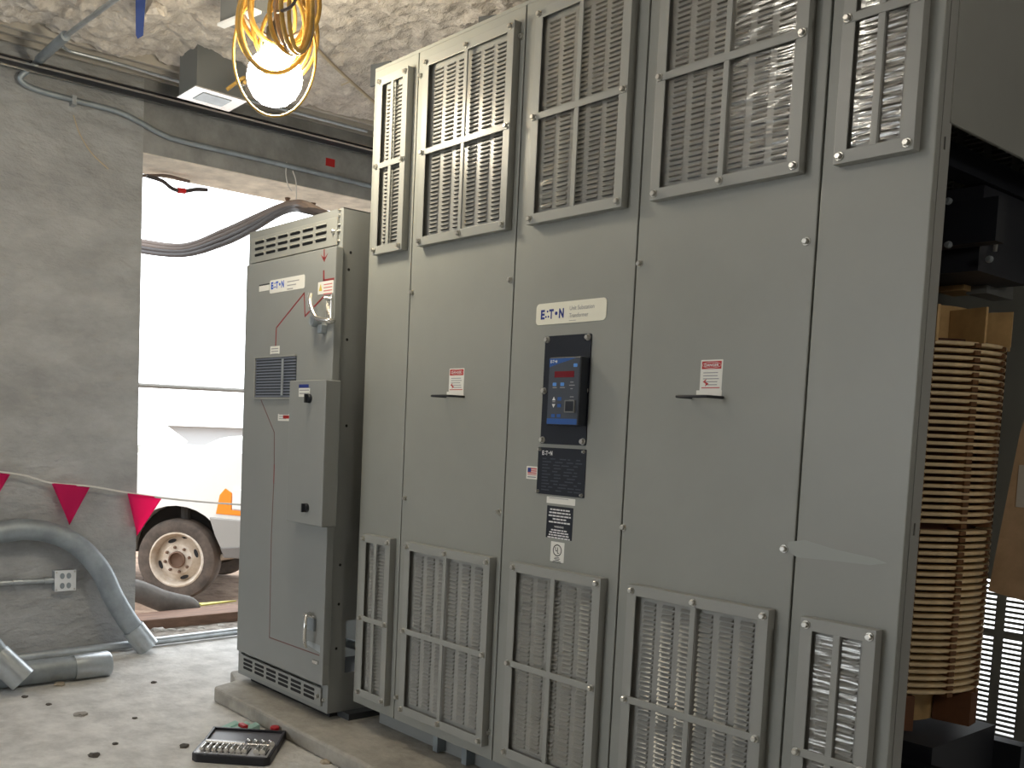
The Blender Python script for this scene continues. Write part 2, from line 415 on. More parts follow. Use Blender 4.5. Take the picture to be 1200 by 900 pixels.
# base
for yy in (2.50, 3.80): MB().box(TX0 + 0.06, TX1 - 0.1, yy, yy + .08, 0.07, TZ0).build('base_rail', 'paint_cabinet', tr)
MB().box(TX0 + 0.005, TX1 - 0.005, YF + 0.03, YR - 0.006, TZ0 - 0.002, TZ0 + 0.004).build('floor_pan', 'core_steel', tr)
for p in ((513, 877), (547, 888)):
    q = PY(p[0], p[1], 2.47); MB().box(q.x - 0.014, q.x + 0.014, 2.455, 2.50, 0.075, TZ0 - 0.003).build('foot_bracket', 'galvanized_dull', tr)
for p0, p1, h in (((437, 80), (463, 70), 0.075), ((563, 32), (588, 22), 0.07)):
    a = PY(p0[0], p0[1], 2.52); c = PY(p1[0], p1[1], 2.52)
    MB().prism([(a.x, TZ1 + .012), (c.x, TZ1 + .012), (c.x - 0.02, TZ1 + h + 0.01), (a.x, TZ1 + h + 0.03)], 0.012, front(0, 2.52, 0)).build('lifting_lug', 'paint_dark', tr)

# bolts: hex head on washer, facing -Y
mb = MB(); mb.lathe([(0.0001, .003), (.0105, .003), (.0112, 0.0015), (.0112, 0)], 14, FRONT); mb.lathe([(0.0001, .0125), (.0065, .0125), (.0085, .0105), (.0085, .004)], 6, FRONT)
BOLT = mb.mesh('bolt', 'zinc')
def bolt(x, y, z, parent): return inst('bolt', BOLT, (x, y, z), parent)

# vents
lw = 0.043
mb = MB(); h2, d = 0.0052, 0.0095
mb.add([(-lw / 2, 0, h2), (lw / 2, 0, h2), (lw / 2 - .002, -d, -h2 * .62), (-lw / 2 + .002, -d, -h2 * .62)], [(0, 1, 2, 3)])
mb.add([(lw / 2, 0, h2), (lw / 2 - .002, -d, -h2 * .62), (lw / 2, 0, -h2), (-lw / 2, 0, h2), (-lw / 2 + .002, -d, -h2 * .62), (-lw / 2, 0, -h2)], [(0, 1, 2), (3, 5, 4)])
mb.cur = 1; mb.add([(lw / 2 - .002, -d, -h2 * .62), (-lw / 2 + .002, -d, -h2 * .62), (-lw / 2, 0, -h2), (lw / 2, 0, -h2)], [(0, 1, 2, 3)])  # underside face coloured dark in place of the shaded opening
LOUVER = mb.mesh('louver', ['paint_louver', 'louver_gap_shade'])
VX = [(-3.317, -3.117, 2), (-3.021, -2.528, 6), (-2.425, -2.017, 5), (-1.910, -1.434, 6), (-1.342, -1.144, 2)]
FILM = {('u', 2), ('u', 3), ('u', 4), ('l', 2), ('l', 4)}
slots = []; frames = {}
for row, z0, z1 in (('u', 2.047, 2.75), ('l', 0.212, 0.900)):
    for i, (x0, x1, nc) in enumerate(VX):
        t = 0.040; yf = YF - 0.032; b = MB()
        wd = 0.033                     # folded angle: front flange and outer return, open behind
        O = [(x0, z0), (x1, z0), (x1, z1), (x0, z1)]; I = [(x0 + wd, z0 + wd), (x1 - wd, z0 + wd), (x1 - wd, z1 - wd), (x0 + wd, z1 - wd)]
        rings = [[(X, yy, Z) for X, Z in P_] for P_, yy in ((O, YF - .001), (O, yf), (I, yf), (I, yf + .003), ([(X + (.003 if X == x0 else -.003), Z + (.003 if Z == z0 else -.003)) for X, Z in O], yf + .003), ([(X + (.003 if X == x0 else -.003), Z + (.003 if Z == z0 else -.003)) for X, Z in O], YF - .001))]
        b.add([p for rg in rings for p in rg], [(r_ * 4 + k, r_ * 4 + (k + 1) % 4, ((r_ + 1) % 6) * 4 + (k + 1) % 4, ((r_ + 1) % 6) * 4 + k) for r_ in range(6) for k in range(4)])
        fr = b.build('vent_frame', 'paint_frame', tr, bevel=0.0012); frames[(row, i)] = fr
        zm = (z0 + z1) / 2 + (0.0 if row == 'u' else -0.01); xm = (x0 + x1) / 2
        b = MB(); b.box(xm - 0.009, xm + 0.009, yf - .0005, yf + 0.005, z0 + wd - .004, z1 - wd + .004); b.box(x0 + .004, x1 - .004, yf - 0.002, yf + 0.004, zm - 0.011, zm + 0.011)
        b.build('crossbar', 'paint_frame', fr, bevel=0.0015)
        ys = YF - 0.010
        MB().box(x0 + .004, x1 - .004, ys, YF - 0.001, z0 + .004, z1 - .004).build('louver_sheet', 'paint_louver', fr)
        n = 41; pitch = (x1 - x0 - 2 * t) / nc
        for cidx in range(nc):
            cx = x0 + t + pitch * (cidx + 0.5)
            for k in range(n):
                zz = z0 + t + 0.012 + (z1 - z0 - 2 * t - 0.024) * k / (n - 1)
                u, v = proj((cx, ys, zz)); inside = -20 < u < 1220 and -20 < v < 920
                slots.append((0 if inside else 1, (Vector((cx, ys, zz)) - CAM).length, cx, ys, zz, row, i))
        if (row, i) in FILM:
            vs = []; fs = []; N = 14; M_ = 22
            for j in range(M_ + 1):
                for k in range(N + 1):
                    X = x0 + t + (x1 - x0 - 2 * t) * k / N; Z = z0 + t + (z1 - z0 - 2 * t) * j / M_
                    vs.append((X, YF - 0.0235 + 0.0010 * noise.noise(Vector((X * 9, 3.1 * i, Z * 9))), Z))
            for j in range(M_):
                for k in range(N): a = j * (N + 1) + k; fs.append((a, a + 1, a + N + 2, a + N + 1))
            m_ = MB(); m_.add(vs, fs); m_.build('plastic_film', 'clear_film', fr, smooth=True)
        pts = [(x0 + .016, z0 + .018), (x1 - .016, z0 + .018), (x0 + .016, z1 - .018), (x1 - .016, z1 - .018), (x0 + .014, zm), (x1 - .014, zm)]
        if i in (1, 3): pts += [(xm, z0 + .018), (xm, z1 - .018)]
        for (bx, bz) in pts: bolt(bx, yf - (.002 if bz == zm else 0), bz, fr)
slots.sort()
rest = {}
for k, (_, _, cx, cy, cz, row, i) in enumerate(slots):
    if k < 300: inst('louver', LOUVER, (cx, cy, cz), frames[(row, i)])
    else: rest.setdefault((row, i), []).append((cx, cy, cz))
lv = [tuple(v.co) for v in LOUVER.vertices]; lf = [(tuple(p.vertices), p.material_index) for p in LOUVER.polygons]
for key, lst in rest.items():
    b = MB()
    for (cx, cy, cz) in lst:
        n = len(b.v); b.v += [(v[0] + cx, v[1] + cy, v[2] + cz) for v in lv]
        for f_, m_ in lf: b.f.append([n + q for q in f_]); b.mi.append(m_)
    me = bpy.data.meshes.new('louvers'); me.from_pydata(b.v, [], b.f)
    me.materials.append(MATS['paint_louver']); me.materials.append(MATS['louver_gap_shade']); me.polygons.foreach_set('material_index', b.mi)
    o = bpy.data.objects.new('louvers', me); COL.objects.link(o); adopt(o, frames[key]); o['kind'] = 'stuff'
for (u, v) in [(493, 89), (611, 43), (483, 343), (598, 328), (475, 584), (585, 600), (750, 309), (731, 618), (945, 283), (919, 643), (465, 817), (573, 858)]:
    q = PY(u, v, YF); bolt(q.x, YF, q.z, tr)
# scuff mark near the last panel seam: rubbed paint with a shape of its own
q0 = PY(922, 640, YF); q1 = PY(1040, 652, YF)
poly = [(q0.x + .004, q0.z + 0.012), (q0.x + .05, q0.z + .022), (q0.x + 0.13, q0.z + 0.008), (q1.x - 0.03, q0.z - 0.002), (q1.x, q0.z - 0.010), (q1.x - .04, q0.z - 0.02), (q0.x + .12, q0.z - 0.022), (q0.x + 0.03, q0.z - 0.026), (q0.x + .004, q0.z - 0.012)]
MB().prism(poly, 0.0004, front(0, YF, 0)).build('scuff_mark', 'scuff', tr)

# ---- plates on the middle panel
def plate(name, poly, m, parent, y=YF, d=0.002): return MB().prism(poly, d, front(0, y, 0)).build(name, m, parent)
def fpt(u, v, y=YF): q = PY(u, v, y); return q.x, q.z
def logo(x, z, h, w_, y, parent, m):          # stylised five letter mark: E, three dots, T, a dot, N
    k = w_ / 5.0
    text('lettering', 'E', h, front(x, y, z), m, parent, bold=0.045, width=k * .85)
    text('lettering', 'T', h, front(x + 1.85 * k, y, z), m, parent, bold=0.045, width=k * .95)
    text('lettering', 'N', h, front(x + 3.85 * k, y, z), m, parent, bold=0.045, width=k * 1.0)
    b = MB()
    for cx, cz, r in ((1.45, .78, .16), (1.15, .2, .16), (1.68, .2, .16), (3.3, .5, .28)):
        b.prism(circ(x + cx * k, z + cz * h, r * k, 12, r * k), 0.0006, front(0, y, 0))
    b.build('lettering', m, parent)
bd = plate('nameplate', rrect(-2.386, -2.079, 1.711, 1.782, 0.014), 'nameplate_cream', tr)
logo(-2.365, 1.731, 0.030, 0.108, YF - 0.002, bd, 'logo_blue')
text('lettering', 'Unit Substation', 0.0145, front(-2.235, YF - 0.002, 1.752), 'print_grey', bd, width=0.105)
text('lettering', 'Transformer', 0.0145, front(-2.235, YF - 0.002, 1.728), 'print_grey', bd, width=0.082)
MB().box(-2.235, -2.205, YF - 0.0026, YF - 0.002, 1.7175, 1.719).build('fine_print', 'print_grey', bd)
# controller
cp = plate('controller_plate', rrect(-2.336, -2.134, 1.313, 1.672, 0.006), 'panel_black', tr, d=0.004)
for (bx, bz) in ((-2.325, 1.66), (-2.146, 1.66), (-2.328, 1.49), (-2.146, 1.49), (-2.325, 1.326), (-2.146, 1.326)): bolt(bx, YF - 0.004, bz, cp)
k0 = PY(644, 419, YF - .045); k1 = PY(681, 416, YF - .045); k2 = PY(638.5, 498, YF - .045)
cm = MB().box(k0.x, k1.x, YF - 0.045, YF - 0.004, k2.z, k0.z).build('controller_module', 'panel_black', tr, bevel=0.004)
yk = YF - 0.045; x0, x1, z0, z1 = k0.x, k1.x, k2.z, k0.z
plate('front_overlay', rrect(x0 + .003, x1 - .003, z0 + .003, z1 - .003, .003), 'panel_slate', cm, yk, 0.0012)
yk -= 0.0012
MB().prism([(x0 + .003, z1 - .004), (x0 + .003, z1 - .032), (x0 + .04, z1 - .022), (x1 - .05, z1 - .012), (x1 - .02, z1 - .004)], 0.0004, front(0, yk, 0)).build('blue_stripe', 'keypad_blue', cm)
plate('blue_stripe', rrect(x0 + .003, x1 - .003, z0 + .004, z0 + .022, .001), 'keypad_blue', cm, yk, 0.0004)
logo(x0 + .008, z1 - .018, 0.009, 0.03, yk - .0004, cm, 'print_white')
plate('display', rrect(x0 + .028, x1 - .024, z1 - .066, z1 - .046, .001), 'display_red', cm, yk, 0.0008)
for (dx, dz, m) in ((.03, -.088, 'key_lit'), (.064, -.088, 'key_lit'), (.117, -.028, 'key_lit'), (.03, -.135, 'print_white'), (.03, -.157, 'print_white'), (.055, -.135, 'keypad_blue'), (.055, -.157, 'keypad_blue'), (.03, -.19, 'keypad_blue'), (.055, -.19, 'keypad_blue')):
    cx, cz = x0 + dx, z1 + dz
    if m == 'print_white': MB().prism([(cx - .007, cz - .005), (cx + .007, cz - .005), (cx, cz + .007)] if dz > -.15 else [(cx - .007, cz + .005), (cx, cz - .007), (cx + .007, cz + .005)], .0008, front(0, yk, 0)).build('key', m, cm)
    else: plate('key', rrect(cx - .008, cx + .008, cz - .0055, cz + .0055, .002), m, cm, yk, .0008)
b = MB()
for (dx, dz, ww) in ((.022, -.1, .018), (.054, -.1, .022), (.098, -.083, .014), (.094, -.093, .024), (.1, -.104, .01), (.1, -.13, .016), (.096, -.141, .02), (.1, -.152, .016), (.098, -.163, .02), (.024, -.146, .012)):
    b.box(x0 + dx, x0 + dx + ww, yk - .0004, yk, z1 + dz, z1 + dz + .003)
b.build('fine_print', 'print_grey', cm)
plate('knob_cover', rrect(x1 - .055, x1 - .012, z0 + .042, z0 + .082, .003), 'inside_gray', cm, yk, .006)
plate('knob_cover_window', rrect(x1 - .05, x1 - .016, z0 + .046, z0 + .078, .002), 'panel_black', cm, yk - .006, .0006)
# rating plate
rp = plate('rating_plate', rrect(-2.344, -2.131, 1.144, 1.301, .003), 'panel_black', tr, d=0.003)
logo(-2.325, 1.276, 0.014, 0.048, YF - 0.003, rp, 'print_white')
for (bx, bz) in ((-2.336, 1.293), (-2.14, 1.293), (-2.336, 1.152), (-2.14, 1.152)):
    inst('screw', BOLT, (bx, YF - .003, bz), rp).scale = (.5, .8, .5)
b = MB(); random.seed(3)
for r_ in range(11):
    z = 1.262 - r_ * .0105; x = -2.322
    while x < -2.16:
        ww = random.uniform(.01, .04); b.box(x, min(x + ww, -2.145), YF - .0034, YF - .003, z, z + .0035); x += ww + random.uniform(.006, .03)
b.build('engraved_print', 'panel_slate', rp)
# stickers
def sticker(name, u0, v0, u1, v1, m, parent=tr, r=.002):
    a = fpt(u0, v0); c = fpt(u1, v1); return plate(name, rrect(a[0], c[0], c[1], a[1], r), m, parent, d=.0008), a[0], c[0], c[1], a[1]
y = YF - .0008
o, x0, x1, z0, z1 = sticker('flag_sticker', 617.5, 546, 629.5, 562, 'label_white')
plate('flag_field', rrect(x0 + .006, x1 - .004, z0 + .014, z1 - .005, .001), 'flag_pink', o, y, .0004)
plate('flag_canton', rrect(x0 + .006, x0 + .022, z1 - .02, z1 - .005, .001), 'logo_blue', o, y - .0004, .0004)
b = MB()
for k in range(3): b.box(x0 + (.023 if k > 1 else .006), x1 - .004, y - .0006, y - .0004, z0 + .017 + k * .007, z0 + .019 + k * .007)
b.build('flag_stripes', 'label_white', o)
MB().box(x0 + .006, x1 - .006, y - .0004, y, z0 + .005, z0 + .009).build('fine_print', 'print_grey', o)
o, x0, x1, z0, z1 = sticker('strip_sticker', 641, 581.5, 674, 593, 'label_white')
MB().box(x0 + .012, x1 - .03, y - .0004, y, z0 + .017, z0 + .019).build('fine_print', 'print_grey', o)
o, x0, x1, z0, z1 = sticker('notice_sticker', 641.5, 592, 670, 634, 'panel_black')
for k, ln in enumerate(['CAUTION: HAZARDOUS', 'VOLTAGE INSIDE. KEEP', 'COVERS CLOSED. SERVICE', 'BY QUALIFIED', 'PERSONNEL ONLY']): 
    b = MB()
    b_w = (0.088, .095, .1, .06, .095)[k]; xm = (x0 + x1) / 2
    xx = xm - b_w / 2
    while xx < xm + b_w / 2 - .004:
        ww = random.uniform(.008, .02); b.box(xx, min(xx + ww, xm + b_w / 2), y - .0004, y, z1 - .014 - k * .0105, z1 - .009 - k * .0105); xx += ww + .0025
    b.build('fine_print', 'print_white', o)
text('lettering', 'WARNING', .0062, front((x0 + x1) / 2, y, z1 - .071), 'print_white', o, bold=.02, align='CENTER', width=.042)
for k in range(4):
    b = MB(); b_w = (.07, .085, .09, .1)[k]; xx = xm - b_w / 2
    while xx < xm + b_w / 2 - .004:
        ww = random.uniform(.008, .02); b.box(xx, min(xx + ww, xm + b_w / 2), y - .0004, y, z1 - .082 - k * .0085, z1 - .0775 - k * .0085); xx += ww + .0025
    b.build('fine_print', 'print_white', o)
o, x0, x1, z0, z1 = sticker('listing_sticker', 646, 634, 660.5, 660, 'label_white')
xm = (x0 + x1) / 2; b = MB(); ring = circ(0, 0, .020, 20); ring2 = circ(0, 0, .0165, 20)
vs = [(xm + a, y - .0003, z1 - .028 + c_) for a, c_ in ring] + [(xm + a, y - .0003, z1 - .028 + c_) for a, c_ in ring2]
b.add(vs, [(k, (k + 1) % 20, 20 + (k + 1) % 20, 20 + k) for k in range(20)]); b.build('ring_mark', 'print_dark', o)
text('lettering', 'U', .014, front(xm - .010, y, z1 - .031), 'print_dark', o, bold=.02)
text('lettering', 'L', .014, front(xm - .001, y, z1 - .038), 'print_dark', o, bold=.02)
b = MB()
for k, ww in enumerate((.02, .026, .02, .034, .04)): b.box(xm - ww / 2, xm + ww / 2, y - .0003, y, z1 - .053 - k * .0042, z1 - .051 - k * .0042)
b.build('fine_print', 'print_dark', o)
# danger stickers and the black lifting handles below them
for (u0, v0, u1, v1, hu0, hu1, hv) in ((527, 432, 543, 464, 519, 544, 465), (822, 422, 845, 464, 810, 847, 466)):
    o, x0, x1, z0, z1 = sticker('danger_sticker', u0, v0, u1, v1, 'label_white'); xm = (x0 + x1) / 2; ww = x1 - x0
    plate('red_header', rrect(x0 + .004, x1 - .004, z1 - .026, z1 - .004, .001), 'danger_red', o, y, .0003)
    plate('header_oval', circ(xm, z1 - .015, ww * .42, 20, .008), 'danger_red', o, y - .0003, .0003)
    text('lettering', 'DANGER', .0085, front(xm, y - .0006, z1 - .019), 'print_white', o, bold=.02, align='CENTER', width=ww * .66)
    b = MB(); b.add([(xm + a, y - .00045, z1 - .015 + c_) for a, c_ in circ(0, 0, ww * .43, 20, .009)] + [(xm + a, y - .00045, z1 - .015 + c_) for a, c_ in circ(0, 0, ww * .40, 20, .0078)],
                    [(k, (k + 1) % 20, 20 + (k + 1) % 20, 20 + k) for k in range(20)]); b.build('header_oval', 'print_white', o)
    b = MB()
    for k in range(5): b.box(xm - ww * (.36 if k != 4 else .2), xm + ww * .38 * random.uniform(.7, 1), y - .0003, y, z1 - .038 - k * .0085, z1 - .0355 - k * .0085)
    b.build('fine_print', 'print_grey', o)
    MB().box(x0 + .006, x1 - .006, y - .0003, y, z0 + .022, z0 + .0245).build('fine_print', 'danger_red', o)
    MB().prism([(x0 + .010, z1 - .062), (x0 + .022, z1 - .054), (x0 + .018, z1 - .062), (x0 + .03, z1 - .068), (x0 + .018, z1 - .075), (x0 + .02, z1 - .068)], .0005, front(0, y, 0)).build('hazard_mark', 'danger_red', o)
    plate('lower_strip', rrect(x0 - .01, x1 + .002, z0 - .004, z0 + .016, .001), 'label_white', o, y, .0004)
    h = PY(hu1, hv, YF); h0 = PY(hu0, hv, YF - 0.07); hx1 = h.x; hz = h.z; dd = .075
    path = [(hx1 - .105, YF + .01, hz), (hx1 - .105, YF - dd + .012, hz), (hx1 - .102, YF - dd + .003, hz), (hx1 - .093, YF - dd, hz), (hx1 - .012, YF - dd, hz), (hx1 - .003, YF - dd + .003, hz), (hx1, YF - dd + .012, hz), (hx1, YF + .01, hz)]
    MB().tube(path, .0042, 8).build('pull_handle', 'black_steel', tr, smooth=True)

# ---- windings inside the open end
def ring_mesh(ri, ro, h, m):
    b_ = MB(); b_.lathe([(ri, 0), (ro - .003, 0), (ro, .003), (ro, h - .003), (ro - .003, h), (ri, h)], 40, close=True); return b_.mesh('winding_disc', m, smooth=True)
def coil(xc, full):
    yc = 3.2; r = .33
    MB().lathe([(.20, .50), (.20, 1.78), (.222, 1.78), (.222, .50)], 40, Matrix.Translation((xc, yc, 0)), close=True).build('coil_cylinder', 'coil_board', tr, smooth=True)
    MB().lathe([(.285, .60), (.285, 1.675), (.23, 1.675), (.23, .60)], 32, Matrix.Translation((xc, yc, 0)), close=True).build('coil_body', 'coil_core', tr, smooth=True)
    if not full: return
    me = ring_mesh(.286, r, .0105, 'coil_tan'); N = 50
    for k in range(N):
        z = .612 + k * .0210 + (0.012 if k >= 24 else 0)
        inst('winding_disc', me, (xc, yc, z), tr)
    mb_ = MB()
    for k in range(50): mb_.box(.283, .334, -.011, .011, .612 + k * .0213 - .009, .612 + k * .0213 + .004)
    sp_ = mb_.mesh('spacer_column', 'coil_spacer')
    tb = MB().box(.224, .345, -.004, .004, 1.66, 1.765).mesh('spacer_board', 'coil_board')
    bb = MB().box(.225, .33, -.035, .035, .50, .605).mesh('support_block', 'support_brown')
    for k in range(14):
        a = 2 * PI * k / 14 + 0.12
        inst('spacer_column', sp_, (xc, yc, 0), tr, (0, 0, a)); inst('spacer_board', tb, (xc, yc, 0), tr, (0, 0, a + .03))
        if k % 2 == 0: inst('support_block', bb, (xc, yc, 0), tr, (0, 0, a))
coil(-1.576, True); coil(-2.27, False); coil(-2.96, False)
b = MB(); b.box(TX0 + .15, -1.25, 3.02, 3.38, 1.86, 2.10); b.build('core_yoke', 'core_steel', tr)
b = MB(); b.box(TX0 + .15, -1.25, 2.98, 3.42, .25, .47); b.build('core_yoke', 'core_steel', tr)
for z in (1.92, .30):
    for yy in (2.92, 3.42): MB().box(TX0 + .1, -1.17, yy, yy + .06, z, z + .12).build('core_clamp', 'black_steel', tr)
MB().box(-1.30, -1.24, 2.55, 3.95, 2.105, 2.17).build('cross_beam', 'black_steel', tr)
MB().box(-1.36, -1.24, 2.95, 3.45, TZ0 + .005, .25).build('core_foot', 'black_steel', tr)
q0 = PY(1121, 893, 3.05); q1 = PY(1156, 879, 3.75)
MB().box(-1.27, -1.22, 2.9, 3.75, .225, .262).build('foot_rail', 'galvanized_dull', tr)
for (u, v, yy) in ((1112, 236, 2.9), (1112, 287, 2.9), (1160, 304, 3.0)):
    q = PY(u, v, yy); MB().lathe([(.0001, .016), (.007, .015), (.010, .006), (.010, 0)], 12, front(q.x, yy, q.z)).build('terminal_stud', 'galvanized_dull', tr, smooth=True)
q = PY(1168, 270, 3.1); MB().tube([(q.x, 3.1, q.z - .06), (q.x + .004, 3.1, q.z + .06)], .006, 8).build('tie_rod', 'zinc', tr, smooth=True)
a = PY(1107, 345, 3.25); c = PY(1131, 318, 3.25); MB().box(a.x - .03, c.x, 3.25, 3.38, a.z + .01, c.z + .02).build('terminal_block', 'coil_board', tr)
a = PY(1132, 345, 3.3); c = PY(1158, 316, 3.3); MB().box(a.x, c.x, 3.3, 3.5, a.z, c.z).build('terminal_block', 'inside_gray', tr)
a = PY(1197, 508, 3.25); c = PY(1160, 692, 3.25); e = PY(1200, 703, 3.25)
MB().prism([(c.x, c.z), (e.x + .03, e.z - .006), (e.x + .03, a.z + .3), (a.x + .06, a.z + .3), (a.x, a.z)], .012, front(0, 3.25, 0)).build('insulation_board', 'cardboard', tr)
a = PY(1190, 594, 3.236); c = PY(1199, 545, 3.236); MB().box(a.x, c.x + .03, 3.236, 3.2375, a.z, c.z).build('paper_tag', 'paper', tr)

# ================================================================== SWITCH CABINET
CX0, CX1, CYF, CZ0, CZ1 = -4.262, -3.458, 2.32, .100, 2.253
cb = thing('switch_cabinet', 'narrow grey metal switch cabinet with red diagram lines, standing in front of the bright opening', 'cabinet', (-3.86, 2.75, .07))
CD = 3.05
b = MB(); b.box(CX0, CX1, CYF, CD, CZ1 - .004, CZ1); b.box(CX0, CX0 + .004, CYF, CD, CZ0, CZ1 - .004); b.box(CX0, CX1, CD - .004, CD, .9, CZ1 - .004)
b.box(CX0 + .004, CX1 - .004, CYF + .02, CYF + .024, CZ0, CZ1 - .004)      # front backing
b.build('carcass', 'paint_cabinet', cb)
# right side wall with the low cut-out
hy0, hy1, hz0, hz1 = 2.405, 2.80, .165, .50
b = MB(); b.box(CX1 - .004, CX1, CYF, CD, hz1, CZ1); b.box(CX1 - .004, CX1, CYF, hy0, CZ0, hz1); b.box(CX1 - .004, CX1, hy1, CD, CZ0, hz1); b.box(CX1 - .004, CX1, hy0, hy1, CZ0, hz0)
b.box(CX1 - .004, CX1 - .001, hy0, hy0 + .055, hz0, .27)
sw = b.build('side_panel', 'paint_cabinet', cb)
disc = MB(); disc.lathe([(.0001, .0005), (.0065, .0005), (.0065, 0)], 10, SIDEX); HOLE = disc.mesh('hole', 'gap_black')
for (u, v) in ((408.7, 316), (406.7, 398), (406, 499), (398.6, 662), (397, 708), (394, 760), (411, 296)):
    q = PX(u, v, CX1); inst('hole', HOLE, (CX1, q.y, q.z), sw)
MB().box(CX0 + .02, CX1 - .03, CYF + .03, CD - .02, CZ0 + .005, CZ0 + .012).build('floor_plate', 'paint_dark', cb)
MB().tube([(CX0 + .1, 2.62, .31), (CX1 + .03, 2.62, .33)], .021, 12).build('conduit_stub', 'galvanized', cb, smooth=True)
# front frame
b = MB(); b.box(CX0, CX0 + .03, CYF, CYF + .02, CZ0, CZ1 - .004); b.box(CX1 - .055, CX1 - .004, CYF, CYF + .02, CZ0, CZ1 - .004)
b.box(CX0 + .03, CX1 - .055, CYF, CYF + .02, CZ0, CZ0 + .03); b.box(CX0 + .03, CX1 - .055, CYF, CYF + .02, 2.14, CZ1 - .004)
b.build('front_frame', 'paint_cabinet', cb)
b = MB(); b.box(CX0 + .03, CX1 + .05, 2.40, CD - .02, .07, CZ0 - .002); b.build('plinth', 'paint_dark', cb)
b = MB(); b.box(CX0 + .06, CX1 - .04, 2.36, 2.41, .07, CZ0); b.build('base_rail', 'gap_black', cb)
def slots_plate(name, u0, v0, u1, v1, yy, sx0, sx1, sz0, sz1, dark):
    a = PY(u0, v0, yy); c = PY(u1, v1, yy)
    p = MB().box(a.x, c.x, yy, CYF - .0005, c.z, a.z).build(name, 'paint_frame', cb, bevel=.002)
    W = c.x - a.x; H = a.z - c.z
    sm = MB()
    cw = W * (sx1 - sx0) / 6
    sm.prism(rrect(-cw * .4, cw * .4, -.0065, .0065, .006), .0006, FRONT); me = sm.mesh('vent_slot', 'gap_black')
    hm = MB(); hm.add([(-cw * .4, 0, .012), (cw * .4, 0, .012), (cw * .38, -.008, .005), (-cw * .38, -.008, .005), (-cw * .4, 0, .004), (cw * .4, 0, .004)], [(0, 1, 2, 3), (3, 2, 5, 4), (0, 3, 4), (1, 5, 2)])
    hme = hm.mesh('vent_hood', 'paint_frame')
    for i in range(6):
        for j in range(3):
            x = a.x + W * sx0 + cw * (i + .5); z = c.z + H * (sz0 + (sz1 - sz0) * (j + .5) / 3)
            inst('vent_slot', me, (x, yy - .0003, z), p)
            if dark: inst('vent_hood', hme, (x, yy - .0003, z), p)
    bolt(c.x - .02, yy, (a.z + c.z) / 2, p)
    return p
slots_plate('upper_vent_plate', 295, 280, 394, 287, CYF - .012, .035, .91, .17, .90, True)
slots_plate('lower_vent_plate', 281, 766, 375, 828, CYF - .012, .04, .95, .16, .90, False)
for zz in (2.245, 2.225, 2.185, 2.16, 2.118): bolt(CX1 - .027, CYF, zz, cb).scale = (.6, .8, .6)
for zz in (.30, .155): bolt(CX1 - .027, CYF, zz, cb).scale = (.8, .8, .8)
# door
yd = CYF - .040
a = PY(289, 311, yd); c = PY(394, 290, yd); e = PY(278, 762, yd)
DX0, DX1, DZ0, DZ1 = a.x, c.x, e.z, a.z
door = MB().box(DX0, DX1, yd, CYF - .001, DZ0, DZ1).build('door', 'paint_cabinet', cb, bevel=.004)
def dpt(u, v): q = PY(u, v, yd); return q.x, q.z
def dline(name, pts, wid, m):
    b_ = MB(); P = [Vector((*dpt(*p), 0)) for p in pts]
    for p, q in zip(P, P[1:]):
        t = (q - p).normalized(); n_ = Vector((-t.y, t.x, 0)) * wid / 2; p2 = p - t * wid * .4; q2 = q + t * wid * .4
        b_.prism([tuple((p2 + n_)[:2]), tuple((p2 - n_)[:2]), tuple((q2 - n_)[:2]), tuple((q2 + n_)[:2])], .0006, front(0, yd, 0))
    return b_.build(name, m, door)
dline('diagram_line', [(380, 293), (380, 303)], .008, 'mimic_red'); 
q = dpt(380, 307); MB().prism([(q[0], q[1]), (q[0] + .028, q[1] + .034), (q[0], q[1] + .016), (q[0] - .028, q[1] + .034)], .0006, front(0, yd, 0)).build('diagram_arrow', 'mimic_red', door)
dline('diagram_line', [(379.5, 318), (379.5, 329), (391, 327)], .011, 'mimic_red')
dline('diagram_line', [(379, 348), (357.5, 370.5)], .008, 'mimic_red'); dline('diagram_line', [(357.5, 370.5), (356.5, 343.5), (324, 384), (323, 405)], .007, 'mimic_red')
dline('diagram_line', [(306, 469), (321.6, 507), (321.4, 545)], .005, 'mimic_dull'); dline('diagram_line', [(321.4, 545), (320.8, 566)], .007, 'mimic_red')
dline('diagram_line', [(320.8, 566), (318, 630), (315.8, 747), (374, 768)], .005, 'mimic_dull')
def dplate(name, u0, v0, u1, v1, m, r=.003, d=.001):
    a_ = dpt(u0, v0); c_ = dpt(u1, v1); return MB().prism(rrect(a_[0], c_[0], c_[1], a_[1], r), d, front(0, yd, 0)).build(name, m, door), a_[0], c_[0], c_[1], a_[1]
o, x0, x1, z0, z1 = dplate('nameplate', 316.5, 329, 357, 337.5, 'label_white', .01)
logo(x0 + .012, z0 + .020, .030, .118, yd - .001, o, 'logo_blue_bright')
b = MB()
for k, ww in enumerate((.10, .075, .05)): b.box(x0 + .155, x0 + .155 + ww, yd - .0014, yd - .001, z1 - .022 - k * .016, z1 - .018 - k * .016)
b.build('fine_print', 'print_grey', o)
o, x0, x1, z0, z1 = dplate('small_plate', 304, 334, 315.5, 340, 'label_white'); MB().box(x0, x1 + .004, yd - .0014, yd - .001, z1 - .006, z1).build('plate_edge', 'print_dark', o)
o, x0, x1, z0, z1 = dplate('warning_sticker', 373, 331, 390.5, 343, 'label_white')
MB().prism([(x0 + .008, z0 + .015), (x0 + .034, z0 + .015), (x0 + .021, z0 + .045)], .0005, front(0, yd - .001, 0)).build('hazard_mark', 'label_yellow', o)
b = MB()
for k in range(4): b.box(x0 + .045, x1 - .008, yd - .0014, yd - .001, z1 - .016 - k * .013, z1 - .012 - k * .013)
b.build('fine_print', 'flag_pink', o)
